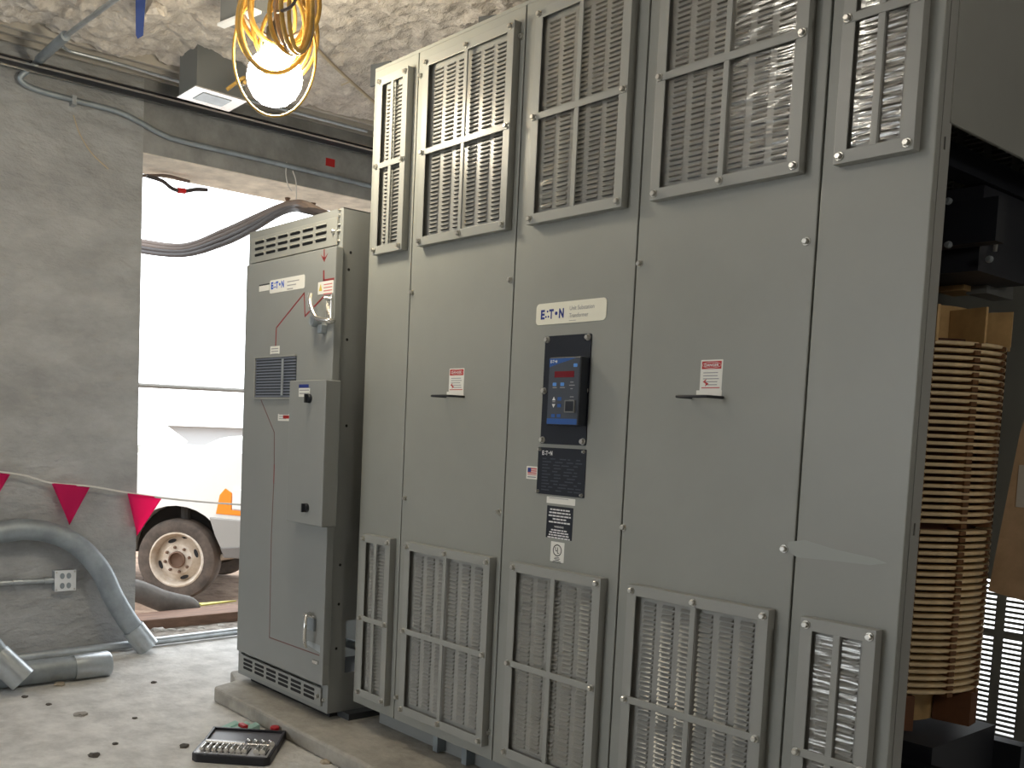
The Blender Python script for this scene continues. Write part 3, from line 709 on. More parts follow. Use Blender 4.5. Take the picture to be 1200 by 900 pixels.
o, x0, x1, z0, z1 = dplate('tag_plate', 317, 406, 327.5, 414.5, 'label_white')
b = MB()
for k in range(3): b.box(x0 + .01, x1 - .01, yd - .0014, yd - .001, z1 - .014 - k * .012, z1 - .010 - k * .012)
b.build('fine_print', 'print_grey', o)
o, x0, x1, z0, z1 = dplate('caution_sticker', 326, 485, 339.5, 493.5, 'label_white'); MB().box(x0 + .045, x1 - .005, yd - .0014, yd - .001, z1 - .02, z1 - .006).build('fine_print', 'danger_red', o)
b = MB()
for k in range(3): b.box(x0 + .01, x1 - .03 + .01 * k, yd - .0014, yd - .001, z0 + .008 + k * .01, z0 + .011 + k * .01)
b.build('fine_print', 'print_grey', o)
# viewing window with horizontal bars
wa = dpt(301, 420); wb = dpt(346.5, 466)
win = MB().box(wa[0], wb[0], yd - .0008, yd, wb[1], wa[1]).build('viewing_window', 'glass_dark', door)
mat('window_bar', (0.16, 0.18, 0.23), .4)
for k in range(14):
    z = wb[1] + (wa[1] - wb[1]) * (k + .5) / 14
    MB().box(wa[0] + .004, wb[0] - .002, yd - .008, yd - .0008, z - .0032, z + .0032).build('window_bar', 'window_bar', win)
MB().box(wa[0] + (wb[0] - wa[0]) * .68, wa[0] + (wb[0] - wa[0]) * .73, yd - .010, yd - .008, wb[1] + .01, wa[1] - .01).build('window_bar', 'galvanized', win)
b = MB(); b.box(wa[0] - .006, wa[0] + .002, yd - .01, yd, wb[1] - .006, wa[1] + .006); b.box(wa[0], wb[0], yd - .01, yd, wb[1] - .006, wb[1] + .001); b.box(wa[0], wb[0], yd - .01, yd, wa[1] - .001, wa[1] + .006)
b.build('window_frame', 'paint_frame', win)
# instrument box on the door
yb_ = yd - .075
ba = PY(339.5, 446, yb_); bb_ = PY(376.5, 618, yb_)
ib = MB().box(ba.x, bb_.x, yb_, yd, bb_.z, ba.z).build('instrument_box', 'paint_cabinet', cb, bevel=.004)
for (u, v) in ((363, 467), (359.5, 595)):
    q = PY(u, v, yb_); k_ = MB(); k_.lathe([(.0001, .014), (.017, .014), (.019, .011), (.019, 0)], 16, front(q.x, yb_, q.z)); k_.box(q.x - .004, q.x + .004, yb_ - .026, yb_ - .012, q.z - .018, q.z + .018); k_.build('latch_knob', 'black_steel', ib)
a = PY(350.5, 455, yb_); c = PY(363, 465, yb_); o = MB().box(a.x, c.x, yb_ - .001, yb_, c.z, a.z).build('label_plate', 'label_white', ib)
MB().box(a.x, c.x - .01, yb_ - .0014, yb_ - .001, a.z + .002, a.z + .016).build('blue_strip', 'logo_blue', o)
b = MB()
for k in range(2): b.box(a.x + .006, c.x - .006, yb_ - .0014, yb_ - .001, c.z + .012 + k * .014, c.z + .016 + k * .014)
b.build('fine_print', 'print_grey', o)
# handles
hd = thing  # (alias kept local)
def hpt(u, v, off): q = PY(u, v, yd - off); return Vector((q.x, yd - off, q.z))
p = smooth_path([hpt(364, 345, .035), hpt(363, 352, .05), hpt(366, 364, .055), hpt(372, 373, .05), hpt(386, 375.5, .03), hpt(391, 376, .004)], 6)
hn = MB().tube(p, .0105, 10).build('door_handle', 'chrome', door, smooth=True)
a = hpt(387, 347, .001); c = hpt(391.5, 378, .001); MB().box(a.x - .012, a.x + .028, yd - .014, yd, c.z - .006, a.z + .006).build('handle_base', 'chrome', hn, bevel=.004)
p2 = [hpt(380, 349, .03), hpt(389, 350, .008)]; MB().tube(p2, .008, 8).build('handle_pin', 'chrome', hn, smooth=True)
q = hpt(374, 377, 0); MB().lathe([(.0001, .04), (.02, .04), (.024, .03), (.024, 0)], 14, front(q.x, yd, q.z)).build('lock_barrel', 'galvanized_dull', hn, smooth=True)
q = hpt(381, 386, 0); MB().box(q.x - .016, q.x + .016, yd - .03, yd, q.z - .018, q.z + .018).build('lock_hasp', 'galvanized_dull', hn, bevel=.004)
p = smooth_path([hpt(363, 719, .01), hpt(359, 722, .04), hpt(357.5, 735, .055), hpt(357, 750, .05), hpt(359, 758, .035)], 6)
hn = MB().tube(p, .0085, 10).build('door_handle', 'chrome', door, smooth=True)
a = hpt(358.5, 717.5, 0); MB().box(a.x, a.x + .085, yd - .018, yd, a.z - .012, a.z).build('handle_base', 'chrome', hn, bevel=.003)
a = hpt(361, 722, 0); MB().box(a.x, a.x + .065, yd - .012, yd, a.z - .055, a.z).build('handle_base', 'galvanized_dull', hn, bevel=.003)
a = dpt(359, 750); c = dpt(375, 766); MB().prism([(a[0], a[1] - .01), (a[0] + .015, a[1]), (c[0], c[1] + .035), (c[0], c[1] + .003), (a[0], c[1] + .02)], .0006, front(0, yd, 0)).build('rub_plate', 'galvanized', door)
q = hpt(371, 775, 0); MB().box(q.x - .02, q.x + .02, yd - .012, yd, q.z - .01, q.z + .006).build('latch', 'chrome', door, bevel=.002)

# ================================================================== PAD, FLOOR THINGS
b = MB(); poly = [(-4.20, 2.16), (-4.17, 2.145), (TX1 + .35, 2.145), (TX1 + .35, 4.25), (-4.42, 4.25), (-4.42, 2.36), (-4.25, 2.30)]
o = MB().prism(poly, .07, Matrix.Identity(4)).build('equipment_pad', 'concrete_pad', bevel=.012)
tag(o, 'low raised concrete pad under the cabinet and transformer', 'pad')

# large conduit elbow leaning on the wall
GR = .062
e_end = PZ(172, 756, .06)
xw = XW + .075
pts = [PX(-60, 640, xw), PX(-25, 629, xw), PX(0, 624, xw), PX(30, 620.5, xw), PX(62, 625, xw), PX(92, 640, xw + .02), PX(117, 667, xw + .04), PX(133, 700, xw + .07), PX(150, 728, xw + .10), PX(172, 757, xw + .135)]
el = thing('conduit_elbow', 'big grey galvanized conduit elbow arching up against the concrete wall', 'conduit', (-5.3, 2.2, 0))
path = smooth_path(pts, 6)
MB().tube(path, .058, 18).build('bend', 'galvanized_dull', el, smooth=True)
t = (path[-1] - path[-4]).normalized(); MB().tube([path[-1] - t * .13, path[-1] + t * .012], .066, 18).build('coupling', 'galvanized', el, smooth=True)
# thick conduit on the floor with a coupling
c0 = thing('floor_conduit', 'short thick galvanized conduit lying flat on the floor with bluish taped end', 'conduit', (-4.83, 1.5, 0))
a = PZ(-40, 797, .065); e = PZ(128, 777, .065); d_ = (e - a).normalized()
MB().tube([a, e - d_ * .16], .060, 18).build('pipe', 'galvanized_dull', c0, smooth=True)
MB().tube([e - d_ * .19, e - d_ * .01, e], [.066, .066, .06], 18).build('coupling', 'galvanized', c0, smooth=True)
# another bend's end coming in from the left
c1 = thing('conduit_bend', 'cut end of galvanized conduit entering from the left, resting over the floor conduit', 'conduit', (-4.6, 1.3, 0))
e = PZ(27, 797, .07); s_ = PZ(-40, 720, .30); s_ = PX(-40, 735, e.x - .12)
d_ = (e - s_).normalized()
MB().tube(smooth_path([s_ + Vector((-.1, -.35, .05)), s_, e - d_ * .14], 6), .058, 18).build('bend', 'galvanized_dull', c1, smooth=True)
MB().tube([e - d_ * .17, e], .066, 18).build('coupling', 'galvanized', c1, smooth=True)
o = MB().tube([PZ(14, 772, .03), PZ(300, 737, .03)], .024, 12).build('thin_conduit', 'galvanized', smooth=True)
tag(o, 'long thin galvanized conduit lying along the foot of the wall and across the opening', 'conduit')
# outlet box on the wall with its conduit
ob = thing('outlet_box', 'small square galvanized outlet box on the concrete wall with a short conduit', 'outlet box', (XW, 1.85, .42))
MB().box(XW, XW + .05, 1.792, 1.908, .366, .48).build('box_body', 'galvanized', ob, bevel=.004)
cv = MB().box(XW + .05, XW + .054, 1.79, 1.91, .364, .482).build('cover', 'box_white', ob, bevel=.004)
for yy in (1.832, 1.868):
    for zz in (.395, .45): MB().prism(circ(yy, zz, .013, 12, .017), .002, side(XW + .054, 0, 0)).build('receptacle', 'galvanized_dull', cv)
for yy, zz in ((1.8, .374), (1.9, .374), (1.8, .472), (1.9, .472)): MB().prism(circ(yy, zz, .005, 8), .003, side(XW + .054, 0, 0)).build('screw', 'zinc', cv)
MB().tube([(XW + .03, 1.0, .435), (XW + .03, 1.792, .425)], .014, 10).build('conduit_stub', 'galvanized', ob, smooth=True)
MB().tube([(XW + .03, 1.74, .426), (XW + .03, 1.785, .426)], .019, 10).build('coupling', 'galvanized', ob, smooth=True)
MB().tube([(XW + .03, 1.57, .428), (XW + .03, 1.62, .428)], .018, 10).build('coupling', 'galvanized', ob, smooth=True)

# pennants on a string
pn = thing('pennant_string', 'white string with hanging pink triangular pennants crossing the wall and the opening', 'pennants', (XW, 2.0, .7))
xs_ = XW + .045
MB().tube(smooth_path([PX(-60, 545, xs_), PX(0, 553, xs_), PX(30, 557.5, xs_), PX(60, 566, xs_), PX(106, 570, xs_), PX(150, 577.5, xs_), PX(190, 583.5, xs_), PX(235, 588, xs_ + .1), PX(290, 592, xs_ + .5)], 5), .006, 6).build('string', 'string_white', pn, smooth=True)
for tri in (((-30, 548), (13, 555), (-4, 582)), ((60, 566), (106.5, 570), (81, 615)), ((149, 578), (191, 583), (160, 628))):
    A, B_, C_ = [PX(u, v, xs_) for u, v in tri]
    vs = []; fs = []; N = 8
    for i in range(N + 1):
        L_ = A.lerp(C_, i / N); R_ = B_.lerp(C_, i / N)
        for k in range(N + 1):
            p = L_.lerp(R_, k / N); p.x += .010 * math.sin(k / N * PI * 1.5 + i * .3) * (1 - i / N * .4) + .002; vs.append(p)
    for i in range(N):
        for k in range(N): a = i * (N + 1) + k; fs.append((a, a + 1, a + N + 2, a + N + 1))
    o = MB().add(vs, fs).build('pennant', 'pennant_pink', pn, smooth=True)
    so = o.modifiers.new('thickness', 'SOLIDIFY'); so.thickness = .0012

# socket set case
P0, P1 = PZ(229, 892, 0) + Vector((0, -.022, 0)), PZ(321, 898, 0) + Vector((0, -.022, 0))
tc_ = thing('socket_set_case', 'open black plastic tool case with rows of chrome sockets on the floor', 'tool case', (P0 + P1) / 2)
U = (P1 - P0); W_ = U.length; U.normalize(); Vv = Vector((-U.y, U.x, 0)); Vv = Vv if Vv.x < 0 or Vv.y > 0 else -Vv
CM = Matrix(((U.x, Vv.x, 0, P0.x), (U.y, Vv.y, 0, P0.y), (0, 0, 1, 0), (0, 0, 0, 1)))
H_ = .168
MB().prism([(0.02, 0), (W_ - .02, 0), (W_, .02), (W_, H_), (0, H_), (0, .02)], .034, CM).build('case_base', 'case_black', tc_, bevel=.004)
MB().box(.012, W_ - .012, .012, H_ - .008, .034, .037, CM).build('tray', 'case_tray', tc_)
LD = CM @ Matrix.Translation((0, H_ + .004, 0)) @ Matrix.Rotation(math.radians(4), 4, 'X')
b = MB(); b.box(0, W_, 0, H_, 0, .012, LD); b.box(0, W_, 0, .012, .012, .03, LD); b.box(0, W_, H_ - .012, H_, .012, .03, LD); b.box(0, .012, .012, H_ - .012, .012, .03, LD); b.box(W_ - .012, W_, .012, H_ - .012, .012, .03, LD)
ld = b.build('case_lid', 'case_black', tc_, bevel=.002)
MB().box(.012, W_ - .012, .012, H_ - .012, .012, .020, LD).build('lid_lining', 'case_lid', ld)
soc = MB(); soc.lathe([(.0001, -.024), (.009, -.024), (.009, .0), (.0105, .003), (.0105, .024), (.0001, .024)], 12, Matrix.Rotation(PI / 2, 4, 'X'))
SOC = soc.mesh('socket', 'chrome', smooth=True)
for k in range(11):
    if k == 8: continue
    q = CM @ Vector((.035 + k * (W_ - .07) / 10, .06, .047)); o = inst('socket', SOC, q, tc_, (0, 0, math.atan2(U.y, U.x)))
    s = .8 + .04 * k; o.scale = (s, 1.35, s)
    q2 = CM @ Vector((.035 + k * (W_ - .07) / 10 + .008, .06, .0385))
    MB().box(-.002, .002, -.035, .035, -.001, .001, Matrix.Translation(q2 + (CM.to_3x3() @ Vector((.006, 0, 0)))) @ CM.to_3x3().to_4x4()).build('recess', 'gap_black', tc_)
MB().box(.03, .11, .105, .12, .038, .041, CM).build('recess', 'gap_black', tc_)
MB().tube([CM @ Vector((.03, .118, .046)), CM @ Vector((.19, .112, .046))], .008, 10).build('ratchet_handle', 'chrome', tc_, smooth=True)
MB().tube([CM @ Vector((.20, .118, .046)), CM @ Vector((.29, .118, .046))], .006, 10).build('extension_bar', 'chrome', tc_, smooth=True)
for k in range(4):
    q = CM @ Vector((.20 + k * .03, .148, .047)); o = inst('socket', SOC, q, tc_, (0, 0, math.atan2(U.y, U.x) + .5)); o.scale = (1.1, .6, 1.1)
MB().box(.02, .18, .135, .158, .037, .045, CM).build('bit_holder', 'case_tray', tc_)
# packets and red caps behind the case
for (u, v, w2, lab) in ((274, 846, .05, 'pale teal packet nearest the doorway behind the tool case'), (287, 847, .05, 'pale teal packet in the middle behind the tool case'), (298, 848, .045, 'pale teal packet nearest the red disc behind the tool case')):
    q = PZ(u, v + 2, .02); M_ = Matrix.Translation((q.x, q.y, .0)) @ Matrix.Rotation(math.radians(28), 4, 'Z')
    o = MB().prism([(-.012, 0), (.018, 0), (.016, .022), (-.006, .03)], .11, M_ @ Matrix.Rotation(PI / 2, 4, 'X') @ Matrix.Translation((0, 0, -.02))).build('packet', 'teal_paper', bevel=.002)
    tag(o, lab, 'packet', 'teal packets behind the tool case')
q = PZ(285, 851, .035); o = MB().box(q.x - .025, q.x + .025, q.y - .012, q.y + .012, .029, .045).build('red_clip', 'red_plastic', bevel=.004)
tag(o, 'small dark red clip lying on the teal packets', 'clip')
q = PY(322, 853, 2.122); o = MB().lathe([(.0001, q.z + .008), (.016, q.z + .008), (.020, q.z + .004), (.019, .0), (.0001, 0)], 16, Matrix.Translation((q.x, q.y, 0))).build('red_plastic_disc', 'red_plastic', smooth=True)
tag(o, 'round red plastic disc on the floor at the tool case lid', 'disc')
# chips of rubble on the floor
random.seed(11)
def rock(name, q, r, flat, m):
    bm = bmesh.new(); bmesh.ops.create_icosphere(bm, subdivisions=2, radius=r)
    for v in bm.verts:
        v.co *= 1 + .45 * noise.noise(v.co * (1.6 / r) + Vector((q.x * 9, q.y * 9, 0))); v.co.z *= flat; v.co.z = max(v.co.z, -r * flat * .5)
    zmin = min(v.co.z for v in bm.verts)
    for v in bm.verts: v.co.z -= zmin
    me = bpy.data.meshes.new(name); bm.to_mesh(me); bm.free(); me.materials.append(MATS[m])
    return inst(name, me, (q.x, q.y, q.z), None, (0, 0, random.random() * 6))
for (u, v, r, m, lab) in ((180, 800, .016, 'chip', 'dark chip of debris on the floor between the floor conduit and the pad'),
                          (110, 886, .024, 'chip', 'dark flake of debris on the floor left of the tool case, near the bottom edge'),
                          (216, 875, .022, 'chip', 'dark flake of debris on the floor just left of the tool case'),
                          (95, 838, .03, 'rubble', 'flat grey flake on the floor below the conduits'),
                          (29, 817, .016, 'chip', 'dark crumb on the floor beside the cut conduit end at far left'),
                          (381, 894, .024, 'chip_pale', 'pale crumpled scrap on the floor beside the pad, right of the tool case'),
                          (135, 872, .013, 'chip', 'tiny dark crumb on the floor between two larger flakes'),
                          (57, 826, .014, 'chip', 'tiny dark crumb on the floor left of the flat grey flake'),
                          (70, 803, .03, 'chip_pale', 'pale crumbs of mortar at the side of the floor conduit'),
                          (340, 850, .010, 'chip_pale', 'tiny pale pebble at the foot of the pad'),
                          (158, 842, .012, 'chip', 'tiny dark crumb on the floor in line with the pad corner')):
    o = rock('debris_chip', PZ(u, v, 0), r, .35, m); tag(o, lab, 'debris', 'chips on the floor')

# ================================================================== WALL AND CEILING SERVICES
# steel angle hung along the lintel
xs2 = XW + .10
z1_, z2_ = PX(220, 118, xs2).z, PX(220, 126.5, xs2).z
b = MB(); b.box(xs2 - .008, xs2, -3.9, 4.95, z2_ - .002, z1_ + .0); b.box(xs2 - .008, xs2 + .075, -3.9, 4.95, z2_ - .008, z2_)
st = thing('steel_angle', 'long black steel angle running under the ceiling above the opening', 'steel angle', (xs2, .5, z2_))
b.build('angle', 'black_steel', st)
MB().box(xs2 - .008, xs2, -3.9, 4.95, z1_ + .0001, z1_ + .004).build('bare_edge', 'chrome', st)
MB().box(xs2 - .012, xs2 - .0081, -3.9, 4.95, z2_ - .012, z2_ + .004).build('bare_edge', 'chrome', st)
MB().box(xs2 + .0751, xs2 + .079, -3.9, 4.95, z2_ - .009, z2_ + .001).build('bare_edge', 'chrome', st)
for yy in (-1, 1, 2.6, 4.2): MB().box(xs2 - .006, xs2 - .002, yy, yy + .02, z1_ + .004, CEIL + .03).build('hanger', 'black_steel', st)
# conduit on the wall bending up to the ceiling
xc_ = XW + .03
pts = [PX(470, 228, xc_), PX(434.5, 218, xc_), PX(330, 192.5, xc_), PX(220, 167, xc_), PX(190.7, 157.7, xc_), PX(161, 141.5, xc_), PX(135.7, 130, xc_), PX(88, 117.5, xc_), PX(47.7, 106.5, xc_), PX(29, 98.5, xc_ + .005), PX(24, 90.5, xc_ + .01), PX(33, 82, xc_ + .03), PX(46, 70, xc_ + .12)]
o = thing('wall_conduit', 'thin grey conduit with a kink running along the lintel and turning up to the ceiling', 'conduit', (XW, 2.2, 3.0))
MB().tube(smooth_path(pts, 6), .0155, 10).build('pipe', 'galvanized_dull', o, smooth=True)
MB().tube([PX(46, 70, xc_ + .12), PZ(77, 42, 3.15)], .024, 12).build('sleeve', 'galvanized_dull', o, smooth=True)
MB().tube([PZ(76, 43, 3.15), PZ(134, 0, 3.14), PZ(170, -26, 3.14)], .012, 10).build('pipe', 'galvanized', o, smooth=True)
q = PX(86, 117, xc_); MB().box(XW, XW + .05, q.y - .012, q.y + .012, q.z - .03, q.z + .02).build('strap', 'galvanized', o)
o = MB().tube(smooth_path([PZ(73, 54, 3.215), PZ(80, 59, 3.215), PZ(92, 62.5, 3.215), PZ(140, 75, 3.215), PZ(204, 94, 3.215), PZ(300, 120, 3.215), PZ(430, 154, 3.215)], 4), .009, 8).build('thin_ceiling_conduit', 'galvanized', smooth=True)
tag(o, 'thin pale conduit following the bare beige ceiling strip', 'conduit')
# metal boxes hanging out of the fireproofing
zb_ = 3.02
A, B_, C_, D_ = PZ(207, 114, zb_), PZ(229, 101, zb_), PZ(290, 119, zb_), PZ(268, 131, zb_)
bx = thing('ceiling_box', 'grey sheet metal ceiling box with a bright white bottom plate beside the lamp', 'metal box', (A + C_) / 2)
poly = [tuple(A[:2]), tuple(D_[:2]), tuple(C_[:2]), tuple(B_[:2])]; cc = (A + B_ + C_ + D_) / 4
ins = [tuple((cc + (Vector((p[0], p[1], cc.z)) - cc) * .93)[:2]) for p in poly]
MB().prism(ins, .22, Matrix.Translation((0, 0, zb_ + .006))).build('box_body', 'box_side', bx)
MB().prism(poly, .006, Matrix.Translation((0, 0, zb_))).build('bottom_plate', 'bright_plate', bx)
ins = [tuple((cc + (Vector((p[0], p[1], cc.z)) - cc) * .55)[:2]) for p in poly]
MB().prism(ins, .003, Matrix.Translation((0, 0, zb_ - .003))).build('inner_plate', 'galvanized', bx)
zb_ = 3.06
A, B_, C_, D_ = PZ(258, 26, zb_), PZ(264, 20, zb_), PZ(312, 14, zb_), PZ(300, 7, zb_)
bx = thing('ceiling_bracket', 'grey sheet metal bracket in the ceiling behind the coiled cable', 'bracket', PZ(275, 20, zb_))
a = PZ(258, 27, zb_); c = PZ(300, 10, zb_); dv = (c - a).normalized(); nv = Vector((-dv.y, dv.x, 0))
nv = nv if nv.x < 0 else -nv
MB().prism([tuple(a[:2]), tuple(c[:2]), tuple((c + nv * .10)[:2]), tuple((a + nv * .10)[:2])], .2, Matrix.Translation((0, 0, zb_))).build('bracket_body', 'box_side', bx)
MB().prism([tuple((a - dv * .01 - nv * .008)[:2]), tuple((c - nv * .008)[:2]), tuple((c + nv * .03)[:2]), tuple((a - dv * .01 + nv * .03)[:2])], .012, Matrix.Translation((0, 0, zb_ - .012))).build('bottom_lip', 'box_white', bx)
# hanging bits
a = PZ(165, -5, 3.2); o = MB().prism([(-.022, 0), (.022, 0), (.014, -.16), (-.010, -.175), (-.018, -.16)], .004, Matrix.Translation((a.x, a.y, 3.19)) @ Matrix.Rotation(math.radians(52), 4, 'Z') @ FRONT).build('blue_tape_strip', 'blue_tape')
tag(o, 'dark blue strip of tape hanging from the ceiling', 'tape')
q = PZ(182, 16, 3.15); o = rock('fireproofing_lump', Vector((q.x, q.y, 3.13)), .05, .9, 'fireproofing'); tag(o, 'pale lump of fireproofing hanging beside the blue tape', 'lump')
o = MB().tube(smooth_path([PZ(362, 45, 3.17), PZ(380, 66, 3.17), PZ(405, 90, 3.165), PZ(440, 121, 3.16), PZ(470, 145, 3.16)], 5), .008, 8).build('ceiling_rope', 'rope_tan', smooth=True)
tag(o, 'tan cord running along the ceiling from the lamp to the transformer top', 'cord')
o = MB().tube([PZ(400, 100, 3.17), PZ(412, 95, 3.165)], .004, 6).build('cord_twig', 'rope_tan'); tag(o, 'short stub of cord crossing the tan ceiling cord', 'cord')
# the coiled work light
YL = 1.9
lc = PY(322, 88, YL)
lt = thing('work_light', 'glowing work lamp wrapped in loops of amber cable hanging from the ceiling', 'lamp', (lc.x, YL, 3.2))
VIEW = (lc - CAM).normalized(); RT = VIEW.cross(Vector((0, 0, 1))).normalized(); UPV = Vector((0, 0, 1))
bulb = MB(); prof = [(.0001, -.085)] + [(.062 * math.cos(a), -.02 + .062 * math.sin(a)) for a in [(-80 + 20 * k) * PI / 180 for k in range(8)]] + [(.035, .075), (.03, .10)]
prof2 = [(.0001, -.115)] + [(.105 * math.cos(a), -.01 + .105 * math.sin(a)) for a in [(-80 + 20 * k) * PI / 180 for k in range(8)]] + [(.05, .10), (.03, .11)]
bulb.lathe(prof2, 24, Matrix.Translation(lc)); bulb.build('bulb', 'lamp_glow', lt, smooth=True)
MB().lathe([(.03, .095), (.036, .10), (.036, .17), (.02, .19), (.0001, .19)], 16, Matrix.Translation(lc)).build('socket', 'socket_black', lt, smooth=True)
def loop(cu, cv, ru, rv, tilt, depth, rad, name='cable_loop', m='amber_cable', ph=0):
    c_ = PY(cu, cv, YL); sc = (c_ - CAM).length / FPX; pts_ = []
    for k in range(36):
        a = 2 * PI * k / 36; x = math.cos(a) * ru * sc; z = math.sin(a) * rv * sc
        x2 = x * math.cos(tilt) - z * math.sin(tilt); z2 = x * math.sin(tilt) + z * math.cos(tilt)
        pts_.append(c_ + RT * x2 + UPV * z2 + VIEW * (depth + .035 * math.sin(a + ph)))
    return MB().tube(pts_, rad, 8, closed=True).build(name, m, lt, smooth=True)
loop(322, 63, 43, 64, .0, -.03, .0055); loop(318, 30, 34, 48, .1, -.085, .008); loop(324, 26, 37, 52, -.08, -.075, .009)
loop(330, 20, 31, 56, .05, .03, .008, ph=1); loop(341, 22, 22, 36, .1, -.075, .009, ph=2); loop(328, 34, 40, 52, .15, .05, .008, ph=.5)
loop(312, 24, 30, 44, -.12, .04, .008, ph=2.4); loop(336, 45, 27, 42, -.2, .07, .007, ph=1.4); loop(345, 8, 14, 46, .06, -.09, .009, ph=1); loop(352, 10, 12, 44, .0, -.07, .008, ph=.2)
for a_ in ((320, 12, 33, 40, .2, -.02, .008, 'cable_loop', 'amber_cable', .7), (334, 6, 36, 42, -.15, .0, .009, 'cable_loop', 'amber_cable', 1.9), (326, 2, 40, 36, .1, .02, .009, 'cable_loop', 'cable_brown', 2.9), (344, 16, 18, 40, .12, -.04, .010, 'cable_loop', 'cable_brown', .2)): loop(*a_)
MB().tube([lc + Vector((0, 0, .19)), lc + Vector((.01, .01, .35)), Vector((lc.x + .03, YL + .02, 3.24))], .012, 8).build('hanging_cord', 'cable_dark', lt, smooth=True)
MB().tube(smooth_path([PY(325, 14, YL - .1), PY(338, 10, YL - .1), PY(346, 0, YL - .1), PY(348, -20, YL - .1)], 5), .006, 8).build('cable_tie', 'cable_dark', lt, smooth=True)
q = PY(275, 98, YL + .35); p_ = smooth_path([q + Vector((-.02, -.03, -.03)), q + Vector((.04, .02, .02)), q + Vector((.0, .05, .03)), q + Vector((.05, .02, -.01)), q + Vector((.10, .0, -.02))], 6)
MB().tube(p_, .009, 8).build('cable_end', 'amber_cable', lt, smooth=True)
# bulbs added out of view, as fill for the front and the open end
for (x, y, z, lab) in ((-2.6, 0.2, 2.95, 'bare fill bulb added on the ceiling left of the photographer'), (0.7, 1.9, 2.05, 'bare fill bulb added low, out of view beyond the right end of the transformer')):
    t_ = thing('fill_bulb', lab, 'lamp', (x, y, 3.2))
    MB().lathe(prof, 18, Matrix.Translation((x, y, z))).build('bulb', 'fill_bulb_glow', t_, smooth=True)
    MB().lathe([(.03, .095), (.036, .10), (.036, .17), (.02, .19), (.0001, .19)], 14, Matrix.Translation((x, y, z))).build('socket', 'socket_black', t_, smooth=True)
    MB().tube([(x, y, z + .19), (x, y, CEIL + .02)], .008, 8).build('hanging_cord', 'cable_dark', t_)
# red sticker on the lintel, crack string, hanging wires
q = PX(387, 190, XW); o = MB().box(XW, XW + .002, q.y - .035, q.y + .035, q.z - .028, q.z + .022).build('red_sticker', 'danger_red'); tag(o, 'small dark red sticker on the concrete lintel', 'sticker')
o = MB().tube(smooth_path([PX(86, 135, XW + .004), PX(94, 158, XW + .004), PX(108, 180, XW + .004), PX(127, 198, XW + .004)], 5), .004, 6).build('wall_thread', 'rope_tan', smooth=True)
tag(o, 'thin pale thread hanging on the concrete wall below the conduit', 'thread')
for pts, lab in (([(336, 190), (335, 205), (338, 218), (342, 224)], 'short pale string hanging from the lintel conduit'), ([(343, 200), (347, 215), (347, 248)], 'longer pale string hanging from the lintel down to the cables')):
    o = MB().tube(smooth_path([PX(u, v, XW + .03) for u, v in pts], 4), .004, 6).build('hanging_string', 'string_white', smooth=True); tag(o, lab, 'string', 'strings on the lintel')
# cables through the opening into the cabinet top
ends = [(-3.90, 2.62), (-3.86, 2.66), (-3.82, 2.60), (-3.78, 2.66)]
for k, (dy, m, lab) in enumerate(((0, 'cable_brown', 'topmost of the thick cables slung through the opening into the cabinet top'), (4, 'cable_brown', 'second cable from the top, slung through the opening into the cabinet'),
                                  (8, 'cable_dark', 'third cable from the top, slung through the opening into the cabinet'), (13, 'cable_dark', 'lowest sagging cable slung through the opening into the cabinet'))):
    ex, ey = ends[k]
    P = [PX(130, 276 + dy * .5, -6.6), PX(162, 282 + dy * .9, -6.2), PX(215, 288 + dy * .8, -5.7), PX(262, 271 + dy * 1.1, -5.2), PX(296, 256 + dy * 1.0, -4.8), PX(326, 243 + dy * .6, -4.45), PX(345, 238 + dy * .5, -4.25), PX(362, 241 + dy * .5, -4.05), Vector((ex, ey, CZ1 + .03)), Vector((ex + .01, ey, CZ1 + .001))]
    o = MB().tube(smooth_path(P, 6), .016, 10).build('power_cable', m, smooth=True); tag(o, lab, 'cable', 'cables into the cabinet')
o = thing('taped_wire', 'dangling black wire wrapped with red tape under the lintel soffit', 'wire', PX(210, 215, -5.75))
p = smooth_path([PX(172, 206, -5.75), PX(190, 212, -5.75), PX(202, 221, -5.75), PX(215, 224, -5.75), PX(230, 222, -5.75), PX(243, 222.5, -5.75)], 5)
MB().tube(p, .012, 8).build('wire', 'cable_dark', o, smooth=True)
MB().tube([PX(208, 223, -5.75), PX(217, 224, -5.75)], .017, 10).build('tape_wrap', 'red_tape', o, smooth=True)
o = MB().tube(smooth_path([PX(165, 206, -5.85), PX(195, 206, -5.8), PX(215, 211, -5.8), PX(222, 213, -5.8)], 5), .010, 8).build('soffit_wire', 'cable_brown', smooth=True); tag(o, 'brown wire lying along the outer edge of the soffit', 'wire')
for u, lab in ((337, 'left of two small anchors under the soffit'), (367, 'right of two small anchors under the soffit')):
    q = PZ(u, 232 if u < 350 else 238, OZ); o = MB().lathe([(.0001, 0), (.02, 0), (.012, -.02), (.007, -.03), (.007, -.06), (.0001, -.06)], 10, Matrix.Translation((max(q.x, XWO + .03), q.y, OZ))).build('soffit_anchor', 'hub_brown', smooth=True); tag(o, lab, 'anchor', 'anchors under the soffit')

# ================================================================== OUTSIDE THINGS
# horizontal bar across the opening
o = MB().tube([PX(100, 448, -7.0), PX(330, 460, -7.0)], .018, 8).build('guard_bar', 'bumper_grey', smooth=True)
oo = o; tag(o, 'thin grey horizontal bar in the bright opening above the truck', 'bar')
for yy in (PX(100, 448, -7.0), PX(330, 460, -7.0)): MB().tube([(yy.x, yy.y, -.25), (yy.x, yy.y, yy.z + .03)], .02, 8).build('bar_post', 'bumper_grey', oo)
